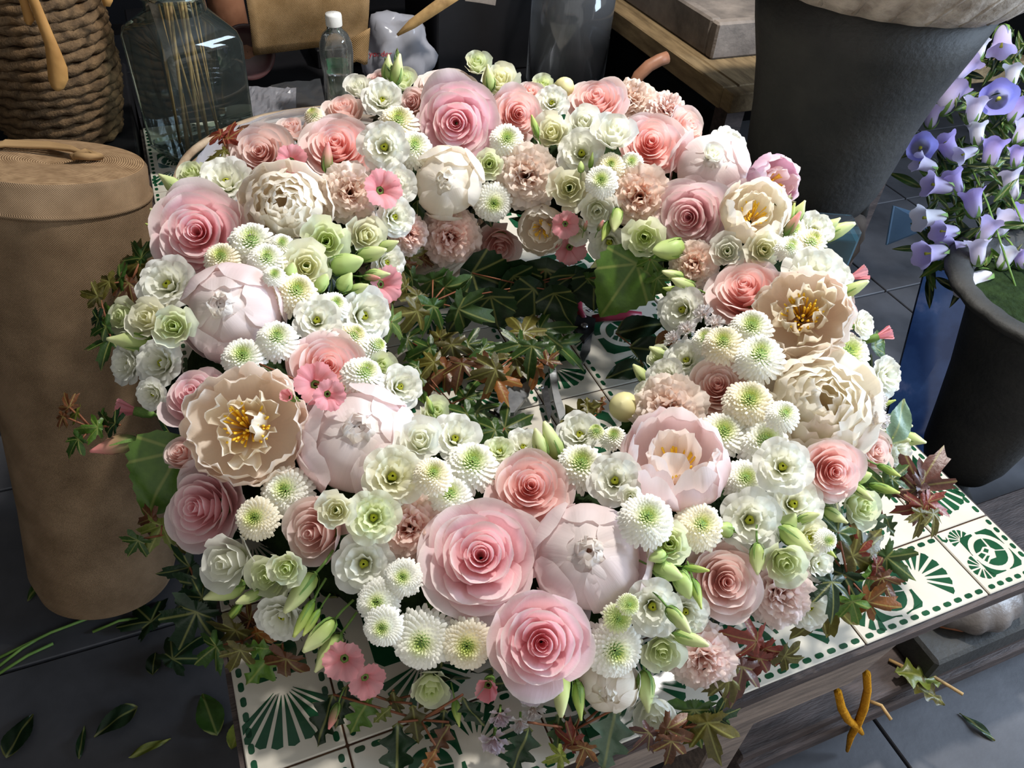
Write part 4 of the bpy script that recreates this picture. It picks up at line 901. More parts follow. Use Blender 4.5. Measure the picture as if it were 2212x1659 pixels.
# sprigs: (label, kind, [(x, y, size px, tip angle, colour, kind override, lift)], base k)
SPR = [
 ('red maple-leaf sprig standing up before the glass jar', 'maple', [(492, 300, 52, 95, 'r'), (478, 292, 40, 160, 'r'), (512, 290, 44, 40, 'rb'), (486, 330, 34, 230, 'o'), (470, 345, 34, 200, 'o')], 1.0),
 ('olive maple sprig against the upper part of the burlap roll', 'maple', [(300, 570, 80, 170, 'o'), (262, 600, 64, 175, 'g'), (280, 612, 54, 220, 'rb'), (240, 612, 60, 190, 'o'), (310, 560, 60, 120, 'g')], 1.05),
 ('green maple sprig hanging beside the greenish lisianthus near the burlap roll', 'maple', [(238, 680, 60, 150, 'b'), (230, 705, 50, 200, 'g'), (240, 735, 64, 260, 'g'), (218, 690, 44, 180, 'd'), (215, 640, 46, 170, 'o')], 1.05),
 ('thin brown tipped sprig stretched across the burlap roll', 'maple', [(150, 880, 40, 120, 'rb'), (168, 892, 36, 200, 'y'), (140, 900, 34, 240, 'rb'), (230, 900, 44, 230, 'g'), (175, 950, 46, 230, 'g'), (215, 925, 46, 190, 'b'), (260, 918, 50, 160, 'd')], 1.1),
 ('broad bright green serrated leaf beside the burlap roll', 'heart', [(385, 975, 165, 240, 'b')], 1.0),
 ('yellow green maple sprig under the pale pink rose', 'maple', [(350, 1135, 70, 250, 'y'), (330, 1120, 50, 200, 'rb'), (300, 1165, 56, 235, 'g'), (390, 1150, 50, 290, 'o')], 1.02),
 ('dark glossy ivy leaves under the half-open white lisianthus', 'maple', [(410, 1225, 84, 200, 'd'), (440, 1262, 92, 225, 'd'), (425, 1320, 110, 240, 'd'), (440, 1290, 70, 180, 'd')], 1.02),
 ('brown and olive maple sprig over the tile corner', 'maple', [(540, 1340, 70, 160, 'rb'), (510, 1360, 90, 235, 'o'), (470, 1395, 70, 220, 'g'), (560, 1365, 60, 280, 'or'), (520, 1400, 60, 250, 'o')], 1.02),
 ('light green oak-shaped leaf lying across the tile corner', 'oak', [(610, 1390, 130, 235, 'b'), (590, 1400, 70, 180, 'b'), (620, 1420, 80, 265, 'rb', 'maple')], 1.02),
 ('curled olive leaves dangling over the tiles', 'oak', [(750, 1480, 110, 255, 'd'), (800, 1500, 110, 235, 'b'), (850, 1490, 70, 270, 'o'), (890, 1520, 90, 280, 'o'), (845, 1520, 54, 230, 'y'), (900, 1500, 60, 330, 'o')], 1.0),
 ('dark pointed leaves lying on the front tiles', 'oak', [(720, 1500, 120, 250, 'd'), (860, 1560, 130, 265, 'd'), (960, 1530, 90, 250, 'd'), (970, 1560, 80, 240, 'rb'), (1000, 1500, 90, 290, 'd'), (940, 1610, 60, 225, 'or')], 1.0),
 ('grey green oak leaf and red curled leaves at the front', 'oak', [(1330, 1530, 150, 262, 'gg'), (1260, 1530, 110, 250, 'd'), (1210, 1540, 80, 280, 'g'), (1240, 1600, 60, 160, 'r', 'maple'), (1262, 1610, 50, 250, 'or', 'maple'), (1310, 1520, 60, 90, 'gg'), (1140, 1560, 120, 250, 'd'), (1215, 1625, 46, 200, 'y', 'maple')], 1.0),
 ('red brown maple sprig over the wooden apron', 'maple', [(1440, 1575, 70, 330, 'rb'), (1450, 1600, 60, 270, 'rb'), (1400, 1580, 60, 220, 'p'), (1500, 1530, 100, 290, 'g'), (1530, 1560, 90, 300, 'o'), (1545, 1540, 50, 20, 'd')], 1.02),
 ('red maple sprig beside the drooping blush carnation', 'maple', [(1635, 1385, 76, 170, 'r'), (1650, 1400, 60, 300, 'r'), (1640, 1420, 80, 262, 'r'), (1600, 1440, 86, 270, 'p'), (1570, 1460, 80, 260, 'o'), (1690, 1410, 60, 340, 'o')], 1.03),
 ('large green and bronze maple sprig spilling onto the tiles', 'maple', [(1810, 1150, 80, 60, 'g'), (1790, 1190, 76, 200, 'g'), (1840, 1200, 90, 20, 'o'), (1860, 1180, 80, 40, 'o'), (1820, 1240, 90, 250, 'd'), (1790, 1260, 80, 255, 'd'), (1800, 1300, 80, 262, 'o'), (1870, 1230, 64, 330, 'b'), (1850, 1190, 54, 110, 'r'), (1880, 1220, 50, 5, 'r'), (1870, 1290, 66, 350, 'or'), (1910, 1200, 80, 320, 'g'), (1760, 1310, 90, 255, 'o'), (1835, 1290, 60, 280, 'b'), (1900, 1250, 50, 300, 'rb')], 1.04),
 ('purple maple leaf pair lying on the right-hand tiles', 'maple', [(1985, 1050, 96, 75, 'p'), (1990, 1055, 80, 5, 'p'), (1978, 1058, 70, 130, 'p'), (1990, 1092, 60, 200, 'r'), (2000, 1085, 54, 330, 'r'), (1980, 1110, 52, 255, 'o'), (2005, 1112, 48, 280, 'o'), (1905, 1045, 70, 200, 'g'), (1920, 1040, 54, 30, 'g')], 1.06),
 ('smooth grey green leaf sticking out under the cupped blush rose', 'oval', [(1925, 960, 110, 65, 'gg'), (1890, 1095, 70, 280, 'gg', 'oak'), (1905, 1110, 60, 300, 'g', 'oak')], 1.02),
 ('bronze maple sprig high on the inner wall near the green buds', 'maple', [(885, 555, 56, 90, 'o'), (880, 570, 40, 250, 'rb'), (912, 560, 40, 30, 'rb'), (890, 600, 54, 200, 'g')], .98),
 ('glossy green maple sprig on the inner wall', 'maple', [(935, 605, 80, 300, 'g'), (960, 620, 76, 320, 'g'), (985, 630, 50, 20, 'g', 'oval'), (900, 640, 60, 230, 'o'), (870, 620, 50, 150, 'o'), (930, 660, 84, 260, 'g'), (990, 665, 80, 330, 'g'), (895, 670, 70, 250, 'o')], .98),
 ('dark heart-shaped leaves hanging under the shaded dusky rose', 'heart', [(1020, 590, 120, 330, 'd'), (1060, 640, 100, 280, 'd'), (1010, 640, 110, 270, 'd', 'oval'), (1180, 580, 120, 270, 'd'), (1200, 630, 90, 290, 'd'), (1150, 620, 100, 230, 'd'), (1130, 575, 100, 260, 'd'), (1285, 590, 90, 255, 'd'), (1105, 590, 90, 300, 'd'), (1240, 585, 100, 275, 'd')], .98),
 ('large green serrated heart leaf over the secateurs', 'heart', [(1375, 570, 140, 235, 'b')], 1.02),
 ('yellow green leaf with side lobes on the inner rim near the small tan carnation', 'maple', [(1405, 560, 60, 260, 'b'), (1420, 600, 56, 300, 'b'), (1270, 600, 70, 265, 'g')], 1.0),
 ('light green maple leaf on the inner rim beside the open white lisianthus', 'maple', [(845, 695, 74, 340, 'lg'), (840, 640, 40, 200, 'o')], 1.02),
 ('bronze and green maple trail lying in the wreath hole', 'maple', [(950, 730, 64, 30, 'o'), (975, 745, 70, 280, 'o'), (1010, 745, 60, 20, 'g'), (880, 735, 70, 0, 'g'), (930, 755, 60, 200, 'g'), (1040, 760, 64, 330, 'g'), (965, 800, 70, 210, 'rb'), (1000, 790, 60, 260, 'rb'), (940, 790, 56, 170, 'o'), (900, 800, 60, 240, 'g')], 1.0, .07),
 ('green and bronze maple trail in the middle of the wreath hole', 'maple', [(1105, 690, 60, 110, 'g'), (1130, 720, 74, 60, 'o'), (1165, 715, 80, 0, 'g'), (1200, 745, 80, 320, 'g'), (1150, 750, 70, 250, 'g'), (1120, 745, 60, 200, 'g'), (1110, 780, 60, 240, 'o'), (1070, 800, 70, 200, 'o'), (1075, 820, 72, 290, 'or'), (1050, 795, 50, 160, 'rb'), (1160, 800, 60, 200, 'or'), (1185, 790, 40, 60, 'rb'), (1180, 640, 50, 90, 'o'), (1090, 650, 46, 60, 'o')], 1.0, .09),
 ('green maple sprig beside the black metal clamp', 'maple', [(1005, 860, 64, 70, 'g'), (1010, 895, 64, 220, 'g'), (1030, 890, 70, 330, 'g'), (1020, 930, 40, 280, 'g'), (905, 790, 90, 330, 'd', 'oval'), (890, 800, 80, 290, 'b', 'oval')], 1.0, .05),
 ('wet ivy leaf at the front of the wreath hole', 'maple', [(1090, 925, 80, 40, 'g'), (1070, 930, 70, 190, 'g')], 1.0, .06),
 ('bronze oak leaf at the front of the wreath hole', 'oak', [(1210, 920, 110, 20, 'o'), (1270, 900, 50, 100, 'o'), (1290, 895, 46, 60, 'rb')], 1.0, .07),
 ('rusty curled leaf beside the statice on the inner rim', 'oval', [(1415, 745, 70, 30, 'or')], 1.0),
 ('dark leaves lying on the tiles near the inner rim', 'oval', [(1330, 720, 110, 10, 'd'), (1360, 750, 110, 350, 'd'), (1400, 690, 90, 240, 'd'), (1390, 790, 90, 200, 'd')], 1.0, .04),
 ('olive ivy leaves at the edge below the cupped cream peony', 'maple', [(1690, 445, 40, 60, 'o'), (1700, 435, 34, 100, 'o')], 1.0),
 ('green trail rising at the crest beside the drooping buds', 'lance', [(857, 170, 70, 80, 'g'), (846, 160, 50, 100, 'g'), (860, 140, 36, 95, 'b')], 1.0),
 ('slim green leaf lying between the peach and the salmon rose', 'lance', [(560, 786, 84, 345, 'd'), (745, 835, 50, 250, 'g', 'oval')], 1.06),
]
for si, sp_ in enumerate(SPR):
    lab, kind, leaves, k = sp_[:4]; zt = sp_[4] if len(sp_) > 4 else None
    pts = []
    for li, lf in enumerate(leaves):
        x, y, s, ang, col = lf[:5]; kd = lf[5] if len(lf) > 5 else kind
        if zt is not None: p = atZ(x, y, zt*(.5+.5*((li*37) % 10)/10)); n = V((0, 0, 1))
        else:
            p, n, t = locate(x, y, k); q = atZ(x, y, .012)
            if q.z > p.z or (p-CAM).dot(FW) > (q-CAM).dot(FW): p = q; n = V((0, 0, 1))
        pts.append((x, y, s, ang, col, kd, p, n))
    c0 = pts[0][6]; root = thing('leaf_sprig', lab, 'leaves', c0)
    rn = random.Random(si); cen = sum((q[6] for q in pts), V())/len(pts)
    for li, (x, y, s, ang, col, kd, p, n) in enumerate(pts):
        v = ray(x, y).normalized(); a = math.radians(ang); tip = (RT*math.cos(a)+UP*math.sin(a)+V((rn.uniform(-.2, .2), rn.uniform(-.2, .2), rn.uniform(-.2, .2)))).normalized()
        nn = (-v*.75+n*.5+V((rn.uniform(-.4, .4), rn.uniform(-.4, .4), rn.uniform(-.1, .3)))).normalized()
        best = None
        for off in (0, .008, -.008, .016, .024, -.016, .034, .046, -.026, .060, .075):
            pp_ = p+v*off
            for tl in (0, .5, -.5):
                n2 = (nn+V((0, 0, abs(tl)))+UP*tl*.4).normalized(); t2 = (tip-n2*tip.dot(n2)).normalized(); x2 = t2.cross(n2); size = s*(pp_-CAM).dot(FW)/FPX
                e = sum(inside(pp_+t2*size*f+x2*size*g, .003) for f, g in ((.08, 0), (.35, .3), (.35, -.3), (.7, 0), (1, 0), (.6, .35), (.6, -.35)))+.02*abs(off)
                if best is None or e < best[0]: best = (e, pp_, n2, size)
        pts[li] = pts[li][:6]+(best[1], n)
        leaf_at(root, kd, best[1]+best[2]*.0012*li, best[2], tip, best[3], col, si*31+li)
    if len(pts) > 1:
        q = MB()
        for (x, y, s, ang, col, kd, p, n) in pts:
            mid = (p+cen)/2+V((0, 0, -.006)); hub = cen+V((0, 0, -.012)); hub.z = max(hub.z, H+.004) if 0 < hub.x < 1 and 0 < hub.y < 1.6 else hub.z; q.tube([hub-c0, mid-c0, p-c0], .0013, 5)
        q.build('stem', 'stem', root, True)

# ------------------------------------------------------------------ burlap roll
A0 = atZ(232, 1243, -H+.03); A1 = atY(108, 346, 1.03); ax = (A1-A0); Lr = ax.length; ax.normalize()
roll = thing('burlap_roll', 'tall upright roll of tan burlap leaning beside the tiled table', 'fabric roll', A0)
roll.rotation_euler = basis(ax, V((0, 1, 0))).to_euler()
q = MB(); q.lathe([(.122, 0), (.134, .05), (.130, .2), (.132, .45), (.138, Lr-.12), (.139, Lr-.052)], 64); q.build('outer_layer', 'burlap', roll, True)
q = MB(); q.lathe([(.139, Lr-.052), (.1415, Lr-.05), (.1415, Lr-.046), (.137, Lr-.044), (.136, Lr-.006), (.132, Lr)], 64); q.build('inner_layer', 'burlap', roll, True)
q = MB(); q.lathe([(.132, Lr), (.10, Lr+.004), (.05, Lr+.002), (.012, Lr-.004), (.0005, Lr-.006)], 64); q.build('spiral_end', 'spiral', roll, True)
q = MB()
for k in range(4):
    o_ = .008*k; q.tube([(-.10+.01*k, .02+o_, Lr+.008), (-.06, .034+o_, Lr+.012), (0, .03+o_, Lr+.012), (.03, .018+o_*.6, Lr+.012), (.045, .0, Lr+.012), (.05, -.012, Lr+.008)], .0035, 6)
q.tube([(.03, -.014, Lr+.008), (.05, -.006, Lr+.016), (.07, -.012, Lr+.010), (.055, -.02, Lr+.012), (.035, -.018, Lr+.012)], .006, 6)
q.build('folded_core', 'burlap2', roll, True)

# ------------------------------------------------------------------ rope basket on a dark crate
q = MB(); q.box((-.42, 1.36, 0), (-.012, 1.9, H+.035), .004); tag(q.build('dark_crate', 'black'), 'black crate standing between the burlap roll and the table', 'crate')
bc = V((-.142, 1.535, H+.040)); bk = thing('rope_basket', 'tall coiled seagrass rope basket with tan leather handles', 'basket', bc)
for k in range(19):
    z = .011+k*.0195; R_ = .090+.036*min(1, (k+1)/7)**.6; q = MB(); n = 110; pts = []
    vs = []; fs = []
    for i in range(n):
        a = 2*math.pi*i/n; tw = i*.5+k*1.3
        for j in range(7):
            b_ = 2*math.pi*j/7; rr = .0105*(1+.26*math.cos(2*(b_-tw))); vs.append(((R_+rr*math.cos(b_))*math.cos(a), (R_+rr*math.cos(b_))*math.sin(a), z+rr*math.sin(b_)+.003*math.sin(a*2+k)))
    for i in range(n):
        for j in range(7): fs.append((i*7+j, ((i+1) % n)*7+j, ((i+1) % n)*7+(j+1) % 7, i*7+(j+1) % 7))
    put('rope_coil', mesh('rope_coil', vs, fs, 'rope'), bk)
q = MB(); q.lathe([(.001, .004), (.09, .004), (.088, .012), (.001, .012)], 32); q.build('basket_base', 'rope', bk, True)
def strap(pxs, depth_y, wpx, name, parent, m='leather'):
    vs = []; fs = []; n = len(pxs)
    for i, (x, y, wd) in enumerate(pxs):
        a = V((pxs[min(i+1, n-1)][0]-pxs[max(i-1, 0)][0], pxs[min(i+1, n-1)][1]-pxs[max(i-1, 0)][1], 0)).normalized(); s = V((-a.y, a.x, 0))*wd/2
        for zz in (0, .004):
            for sg in (-1, 0, 1): vs.append(atY(x+s.x*sg, y+s.y*sg, depth_y-zz-(.002 if sg == 0 else 0))-parent.location)
    for i in range(n-1):
        b_ = i*6; c_ = b_+6
        for (p_, q_) in ((0, 1), (1, 2), (2, 5), (5, 4), (4, 3), (3, 0)): fs.append((b_+p_, b_+q_, c_+q_, c_+p_))
    fs += [(0, 3, 4, 5, 2, 1), tuple((n-1)*6+k for k in (0, 1, 2, 5, 4, 3))]
    return put(name, mesh(name, vs, fs, m), parent)
strap([(62, -40, 22), (72, 0, 22), (92, 50, 24), (108, 90, 26), (116, 118, 34), (124, 150, 44), (126, 172, 44), (125, 190, 28), (124, 197, 8)], 1.375, 0, 'handle_strap', bk)
strap([(40, -40, 18), (50, 0, 18), (58, 24, 20), (64, 44, 24), (62, 54, 10)], 1.385, 0, 'handle_strap', bk)
strap([(232, -20, 26), (232, 2, 24), (231, 14, 14)], 1.42, 0, 'handle_strap', bk)

# ------------------------------------------------------------------ back bench and what stands on it
q = MB(); q.box((.0, 1.62, 0), (1.19, 2.5, H-.03), .004); tag(q.build('back_bench', 'black'), 'black bench behind the tiled table', 'bench')
HB = H-.03
jar = thing('glass_jar', 'square-shouldered green tinted glass jar holding dry stems', 'jar', (.118, 1.455, H))
jar.rotation_euler = (0, 0, math.radians(24))
def sq_ring(hw, z, c, n=8):
    pts = []
    for cx, cy, a0 in ((1, 1, 0), (-1, 1, 90), (-1, -1, 180), (1, -1, 270)):
        for i in range(n//2+1):
            a = math.radians(a0+90*i/(n//2)); pts.append(((hw-c)*cx+c*math.cos(a), (hw-c)*cy+c*math.sin(a), z))
    return pts
def sq_loft(name, prof, m, parent, cap=True):
    vs = []; fs = []; n = None
    for (hw, z, c) in prof:
        r = sq_ring(hw, z, c); n = len(r); vs += r
    for i in range(len(prof)-1):
        for k in range(n): fs.append((i*n+k, i*n+(k+1) % n, (i+1)*n+(k+1) % n, (i+1)*n+k))
    if cap: fs.append(tuple(range(n-1, -1, -1)))
    return ang_smooth(put(name, mesh(name, vs, fs, m), parent), 35)
sq_loft('glass_body', [(.076, .0, .010), (.083, .006, .010), (.086, .235, .010), (.082, .256, .016), (.066, .280, .05), (.058, .292, .058), (.056, .315, .056)], 'glass', jar)
sq_loft('thick_base', [(.070, .004, .010), (.078, .008, .010), (.078, .018, .010), (.02, .020, .01)], 'glass', jar)
q = MB(); q.lathe([(.056, .315), (.063, .318), (.065, .323), (.062, .329), (.055, .328), (.054, .315)], 32); q.build('jar_rim', 'glass', jar, True)
rn = random.Random(9)
for k in range(13):
    a = k*GA+.3; r0 = .012+.040*math.sqrt(k/12); st = thing('dry_twig', 'dry pale twig standing in the glass jar', 'twig', jar.location+V((r0*math.cos(a), r0*math.sin(a), .022)), 'dry twigs in the glass jar')
    a1 = a+.55; r1 = r0*.80; tgt = V((r1*math.cos(a1)-r0*math.cos(a), r1*math.sin(a1)-r0*math.sin(a), .30))
    q = MB(); q.tube([(0, 0, 0), tgt*.5, tgt, tgt*1.4], .0016+.0018*((k*7) % 5)/4, 6); q.build('stalk', 'twig', st, True)
st = thing('paper_strip', 'pale grey flat strip standing in the glass jar', 'strip', jar.location+V((-.03, -.02, .1)))
q = MB(); q.add([(-.02, -.01, .26), (-.004, -.012, .26), (.012, -.01, .04), (.0, -.008, .05), (-.02, -.008, .26), (-.004, -.010, .26), (.012, -.008, .04), (.0, -.006, .05)], [(0, 1, 2, 3), (7, 6, 5, 4), (0, 4, 5, 1), (1, 5, 6, 2), (2, 6, 7, 3), (3, 7, 4, 0)]); q.build('strip', 'stone', st)
# water bottle
bp = V((.432, 1.515, H)); bt = thing('water_bottle', 'clear plastic water bottle with white cap and green label', 'bottle', bp)
q = MB(); q.lathe([(.001, .002), (.028, .0), (.033, .006), (.033, .05), (.0325, .052), (.033, .06), (.033, .115), (.036, .15), (.037, .165), (.035, .185), (.028, .203), (.0165, .214), (.0155, .224)], 28); q.build('bottle_body', 'water', bt, True)
q = MB(); q.lathe([(.0338, .055), (.0342, .1), (.0358, .14)], 28); lb = q.build('label', 'label_green', bt, True)
bm = bmesh.new(); bm.from_mesh(lb.data); bmesh.ops.delete(bm, geom=[f for f in bm.faces if f.calc_center_median().dot(V((.25, .97, 0))) < .012], context='FACES'); bm.to_mesh(lb.data); bm.free()
q = MB(); q.lathe([(.001, .118), (.0305, .118), (.0305, .06), (.028, .004), (.001, .004)], 24); q.build('water', 'water', bt, True)
q = MB(); q.lathe([(.0175, .222), (.018, .224), (.018, .242), (.0165, .246), (.001, .247)], 28, 28, .03, (.223, .243)); q.build('cap', 'white', bt, True)
# wicker tray lined with plastic (back of the wreath rests on it)
tc = V((.335, 1.06, H)); tr = thing('wicker_tray', 'round pale wicker tray lined with clear plastic under the back of the wreath', 'basket', tc)
for k in range(6):
    R_ = .262+.0065*k; z = .03+.0165*k; n = 90
    vs = []; fs = []
    for i in range(n):
        a = 2*math.pi*i/n
        for j in range(6):
            b_ = 2*math.pi*j/6; vs.append(((R_+.0072*math.cos(b_)+.003*math.sin(9*a+k*2))*math.cos(a), (R_+.0072*math.cos(b_)+.003*math.sin(9*a+k*2))*math.sin(a), z+.0074*math.sin(b_)+.0015*math.sin(7*a+k)))
    for i in range(n):
        for j in range(6): fs.append((i*6+j, ((i+1) % n)*6+j, ((i+1) % n)*6+(j+1) % 6, i*6+(j+1) % 6))
    put('wicker_strand', mesh('wicker_strand', vs, fs, 'wicker'), tr)
q = MB(); q.lathe([(.001, .006), (.27, .006), (.272, .02), (.268, .02), (.001, .012)], 48); q.build('tray_base', 'wicker', tr, True)
vs = []; fs = []; n = 60
for j, (R_, z) in enumerate(((.20, .022), (.25, .05), (.262, .09), (.266, .125), (.262, .132))):
    for i in range(n):
        a = 2*math.pi*i/n; w_ = 1+.02*noise.noise(V((a*6, j*.7, 1))); vs.append((R_*w_*math.cos(a), R_*w_*math.sin(a), z+.006*noise.noise(V((a*9, j, 4)))))
for j in range(4):
    for i in range(n): fs.append((j*n+i, j*n+(i+1) % n, (j+1)*n+(i+1) % n, (j+1)*n+i))
put('plastic_lining', mesh('plastic_lining', vs, fs, 'plastic'), tr)
# crumpled film on the table by the jar
def film(name, label, corners, amp, m, cat, zs=(.004, .004, .03, .03), nx=22, ny=14, sc=30):
    P4 = [atZ(x, y, z) for (x, y), z in zip(corners, zs)]; vs = []; fs = []
    for j in range(ny+1):
        for i in range(nx+1):
            u, v = i/nx, j/ny; p = (P4[0]*(1-u)+P4[1]*u)*(1-v)+(P4[3]*(1-u)+P4[2]*u)*v
            nn = abs(noise.noise(p*sc))+.5*abs(noise.noise(p*sc*2.7)); vs.append(p+V((0, 0, amp*nn)))
    for j in range(ny):
        for i in range(nx): a = j*(nx+1)+i; fs.append((a, a+1, a+nx+2, a+nx+1))
    o = put(name, mesh(name, vs, fs, m, False)); return tag(o, label, cat)
film('plastic_film', 'crumpled clear plastic film lying beside the glass jar', [(500, 262), (640, 250), (640, 190), (500, 198)], .014, 'plastic', 'plastic film')
film('plastic_sleeve', 'flat clear plastic sleeve lying beside the water bottle', [(590, 250), (705, 236), (692, 172), (585, 188)], .008, 'clear', 'plastic film', (.006, .006, .02, .02), sc=12)
# burlap cloth hanging behind
vs = []; fs = []; uvs = []
cl = thing('burlap_cloth', 'folded burlap cloth hanging behind the water bottle', 'cloth', atY(650, 60, 1.78))
Lc, Rc_ = [(510, -120), (525, -40), (538, 40), (547, 118)], [(800, -120), (798, -30), (795, 30), (790, 88)]
for j in range(13):
    v = j/12*3; k = min(2, int(v)); f = v-k
    l = lerp(Lc[k], Lc[k+1], f); r_ = lerp(Rc_[k], Rc_[k+1], f)
    for i in range(17):
        u = i/16; x, y = lerp(l, r_, u); p = atY(x, y, 1.76+.02*math.sin(u*5+1)+.012*math.sin(v*2.2+u*2)); vs.append(p-cl.location); uvs.append((u*.30, v*.08))
for j in range(12):
    for i in range(16): a = j*17+i; fs.append((a, a+1, a+18, a+17))
o = put('cloth_sheet', mesh('cloth_sheet', vs, fs, 'burlap2', True, uvs), cl); md = o.modifiers.new('thick', 'SOLIDIFY'); md.thickness = .004
vs = []; fs = []; uvs = []
for j in range(7):
    for i in range(7):
        u, v = i/6, j/6; x = 752+46*u-6*v; y = 86+50*v-26*u*(1-v)+4*math.sin(u*9)*v; p = atY(x, y, 1.70-.012*math.sin(u*3)); vs.append(p-cl.location); uvs.append((u*.06, v*.06))
for j in range(6):
    for i in range(6): a = j*7+i; fs.append((a, a+1, a+8, a+7))
o = put('frayed_corner', mesh('frayed_corner', vs, fs, 'burlap2', True, uvs), cl); md = o.modifiers.new('thick', 'SOLIDIFY'); md.thickness = .003
sp_c = atY(490, 20, 1.97); spool = thing('twine_spool', 'brown paper cone wound with loose twine behind the glass jar', 'spool', sp_c)
q = MB(); q.lathe([(.001, -.09), (.05, -.09), (.045, .02), (.03, .16), (.001, .16)], 24); q.build('cone', 'clay', spool, True)
q = MB()
for k in range(3): q.tube([V((.05*math.cos(a)+.01*k, -.055+.03*math.sin(a*2+k), -.06+.03*math.sin(a+k))) for a in [i*.35 for i in range(14)]], .0012, 5)
q.build('twine', 'twig', spool, True)
pp = atY(535, 112, 1.84); pl = thing('lacquer_plate', 'dark red round plate leaning behind the glass jar', 'plate', pp)
pl.rotation_euler = basis((CAM-pp+V((0, 0, -.2))).normalized(), V((0, 0, 1))).to_euler()
q = MB(); q.lathe([(.001, .004), (.04, .004), (.055, .012), (.064, .018), (.066, .016), (.055, .004), (.035, -.006), (.001, -.006)], 40); q.build('plate_body', 'plate', pl, True)
q = MB(); q.lathe([(.001, .0046), (.012, .006), (.016, .0046)], 12, 5, .5); q.build('painted_flower', 'clay', pl, True)
# carrier bags
def lump(name, label, c, rad, m, seed, cat):
    bm = bmesh.new(); bmesh.ops.create_icosphere(bm, subdivisions=4, radius=1)
    for v in bm.verts:
        d = v.co.normalized(); k = 1+.30*noise.noise(d*1.8+V((seed, 0, 0)))+.16*(abs(noise.noise(d*4.5+V((0, seed, 0))))-.2); v.co = V((d.x*rad[0]*k, d.y*rad[1]*k, max(-rad[2]*.9, d.z*rad[2]*k)))
    me = bpy.data.meshes.new(name); bm.to_mesh(me); bm.free(); me.materials.append(M[m]); me.polygons.foreach_set('use_smooth', [True]*len(me.polygons))
    o = put(name, me, None, c); return tag(o, label, cat)
bgp = atY(858, 118, 1.815); bag = thing('carrier_bag', 'crumpled grey plastic carrier bag with red lettering behind the wreath', 'bag', bgp)
o = lump('bag_body', '', (0, 0, 0), (.092, .07, .105), 'bag', 2, ''); del o['label']; del o['category']; o.parent = bag
for v_ in o.data.vertices: v_.co.z = max(v_.co.z, HB-bag.location.z-.0005)
from mathutils.bvhtree import BVHTree
bag_tree = BVHTree.FromPolygons([v_.co+bag.location for v_ in o.data.vertices], [tuple(p_.vertices) for p_ in o.data.polygons])
bz = bag.location.z-.095
tx = bpy.data.curves.new('lettering', 'FONT'); tx.body = 'yonder'; tx.size = .020; tx.extrude = 0; tx.align_x = 'CENTER'
tmp = bpy.data.objects.new('lettering', tx); C.objects.link(tmp); dg = bpy.context.evaluated_depsgraph_get(); tme = bpy.data.meshes.new_from_object(tmp.evaluated_get(dg)); bpy.data.objects.remove(tmp)
tme.name = 'lettering'; tme.materials.clear(); tme.materials.append(M['red'])
tl = atY(822, 122, 1.70); R3 = basis(-FW, UP)
for v_ in tme.vertices:
    wp = tl+R3 @ v_.co; dr = (wp-CAM).normalized(); hit = bag_tree.ray_cast(CAM, dr)[0]; v_.co = (hit if hit else wp)-dr*.0025-bag.location
o = put('lettering', tme, bag); o['label'] = 'red lettering on the bag'
q = MB(); q.box((.46, 1.92, HB), (.74, 2.05, H+.02), .003); tag(q.build('dark_shelf_box', 'black'), 'low black box behind the carrier bag on the back bench', 'box')
q = MB(); q.box((.76, 1.80, H-.03), (1.03, 2.1, H+.30), .004); tag(q.build('black_box', 'black'), 'tall black box behind the crest of the wreath', 'box')
lf = thing('dry_leaf', 'long dry olive leaf leaning over the carrier bag', 'leaf', atY(890, 50, 1.70)); strap([(858, 76, 6), (890, 52, 22), (930, 24, 26), (985, -14, 30)], 1.70, 0, 'leaf_blade', lf, 'twig')
q = MB(); P_ = [atY(1000, -20, 1.7), atY(1075, -20, 1.7), atY(1070, 12, 1.7), atY(1035, 6, 1.7), atY(1005, 2, 1.7)]
q.add(P_+[p+V((0, .002, 0)) for p in P_], [(0, 1, 2, 3, 4), (9, 8, 7, 6, 5)]+[(i, (i+1) % 5, (i+1) % 5+5, i+5) for i in range(5)]); tag(q.build('paper_sheet', 'stone'), 'corner of a grey paper sheet hanging above the black box', 'paper')
# clear cylinder
cy = V((1.10, 1.70, H-.03)); cyl = thing('clear_cylinder', 'scratched clear acrylic cylinder vase behind the wreath', 'vase', cy)
q = MB(); q.lathe([(.001, .004), (.10, .004), (.108, .0), (.110, .32), (.106, .32), (.104, .010), (.001, .010)], 48); q.build('cylinder_wall', 'clear', cyl, True)
q = MB(); q.lathe([(.106, .318), (.111, .318), (.111, .324), (.106, .324), (.106, .318)], 48); q.build('cylinder_rim', 'clear', cyl, True)

# ------------------------------------------------------------------ side bench with stone trough
q = MB(); q.box((1.225, 1.13, H+.105), (2.3, 1.17, H+.15), .003); bench = thing('side_bench', 'worn wooden bench behind the urn carrying a stone trough', 'bench', (1.7, 1.5, 0))
def bb(q, name, m): o = q.build(name, m, bench); o.location = (-1.7, -1.5, 0); return o
bb(q, 'end_rail', 'wood_yellow')
for k in range(4):
    q = MB(); x0 = 1.225 if k == 0 else 1.225+.045+(k-1)*.22
    x1 = 1.268 if k == 0 else x0+.215
    q.box((x0, 1.172, H+(.10 if k == 0 else .125)), (x1, 2.3, H+.15), .003); bb(q, 'bench_plank', 'wood_yellow')
for (x_, y_) in ((1.28, 1.2), (1.28, 2.2), (1.85, 1.2), (1.85, 2.2)):
    q = MB(); q.box((x_, y_, 0), (x_+.05, y_+.05, H+.10)); bb(q, 'bench_leg', 'wood_dark')
q = MB(); q.box((1.36, 1.28, 0), (1.82, 2.1, .62), .006); tag(q.build('blue_black_crate', 'black'), 'blue black crate under the wooden side bench', 'crate')
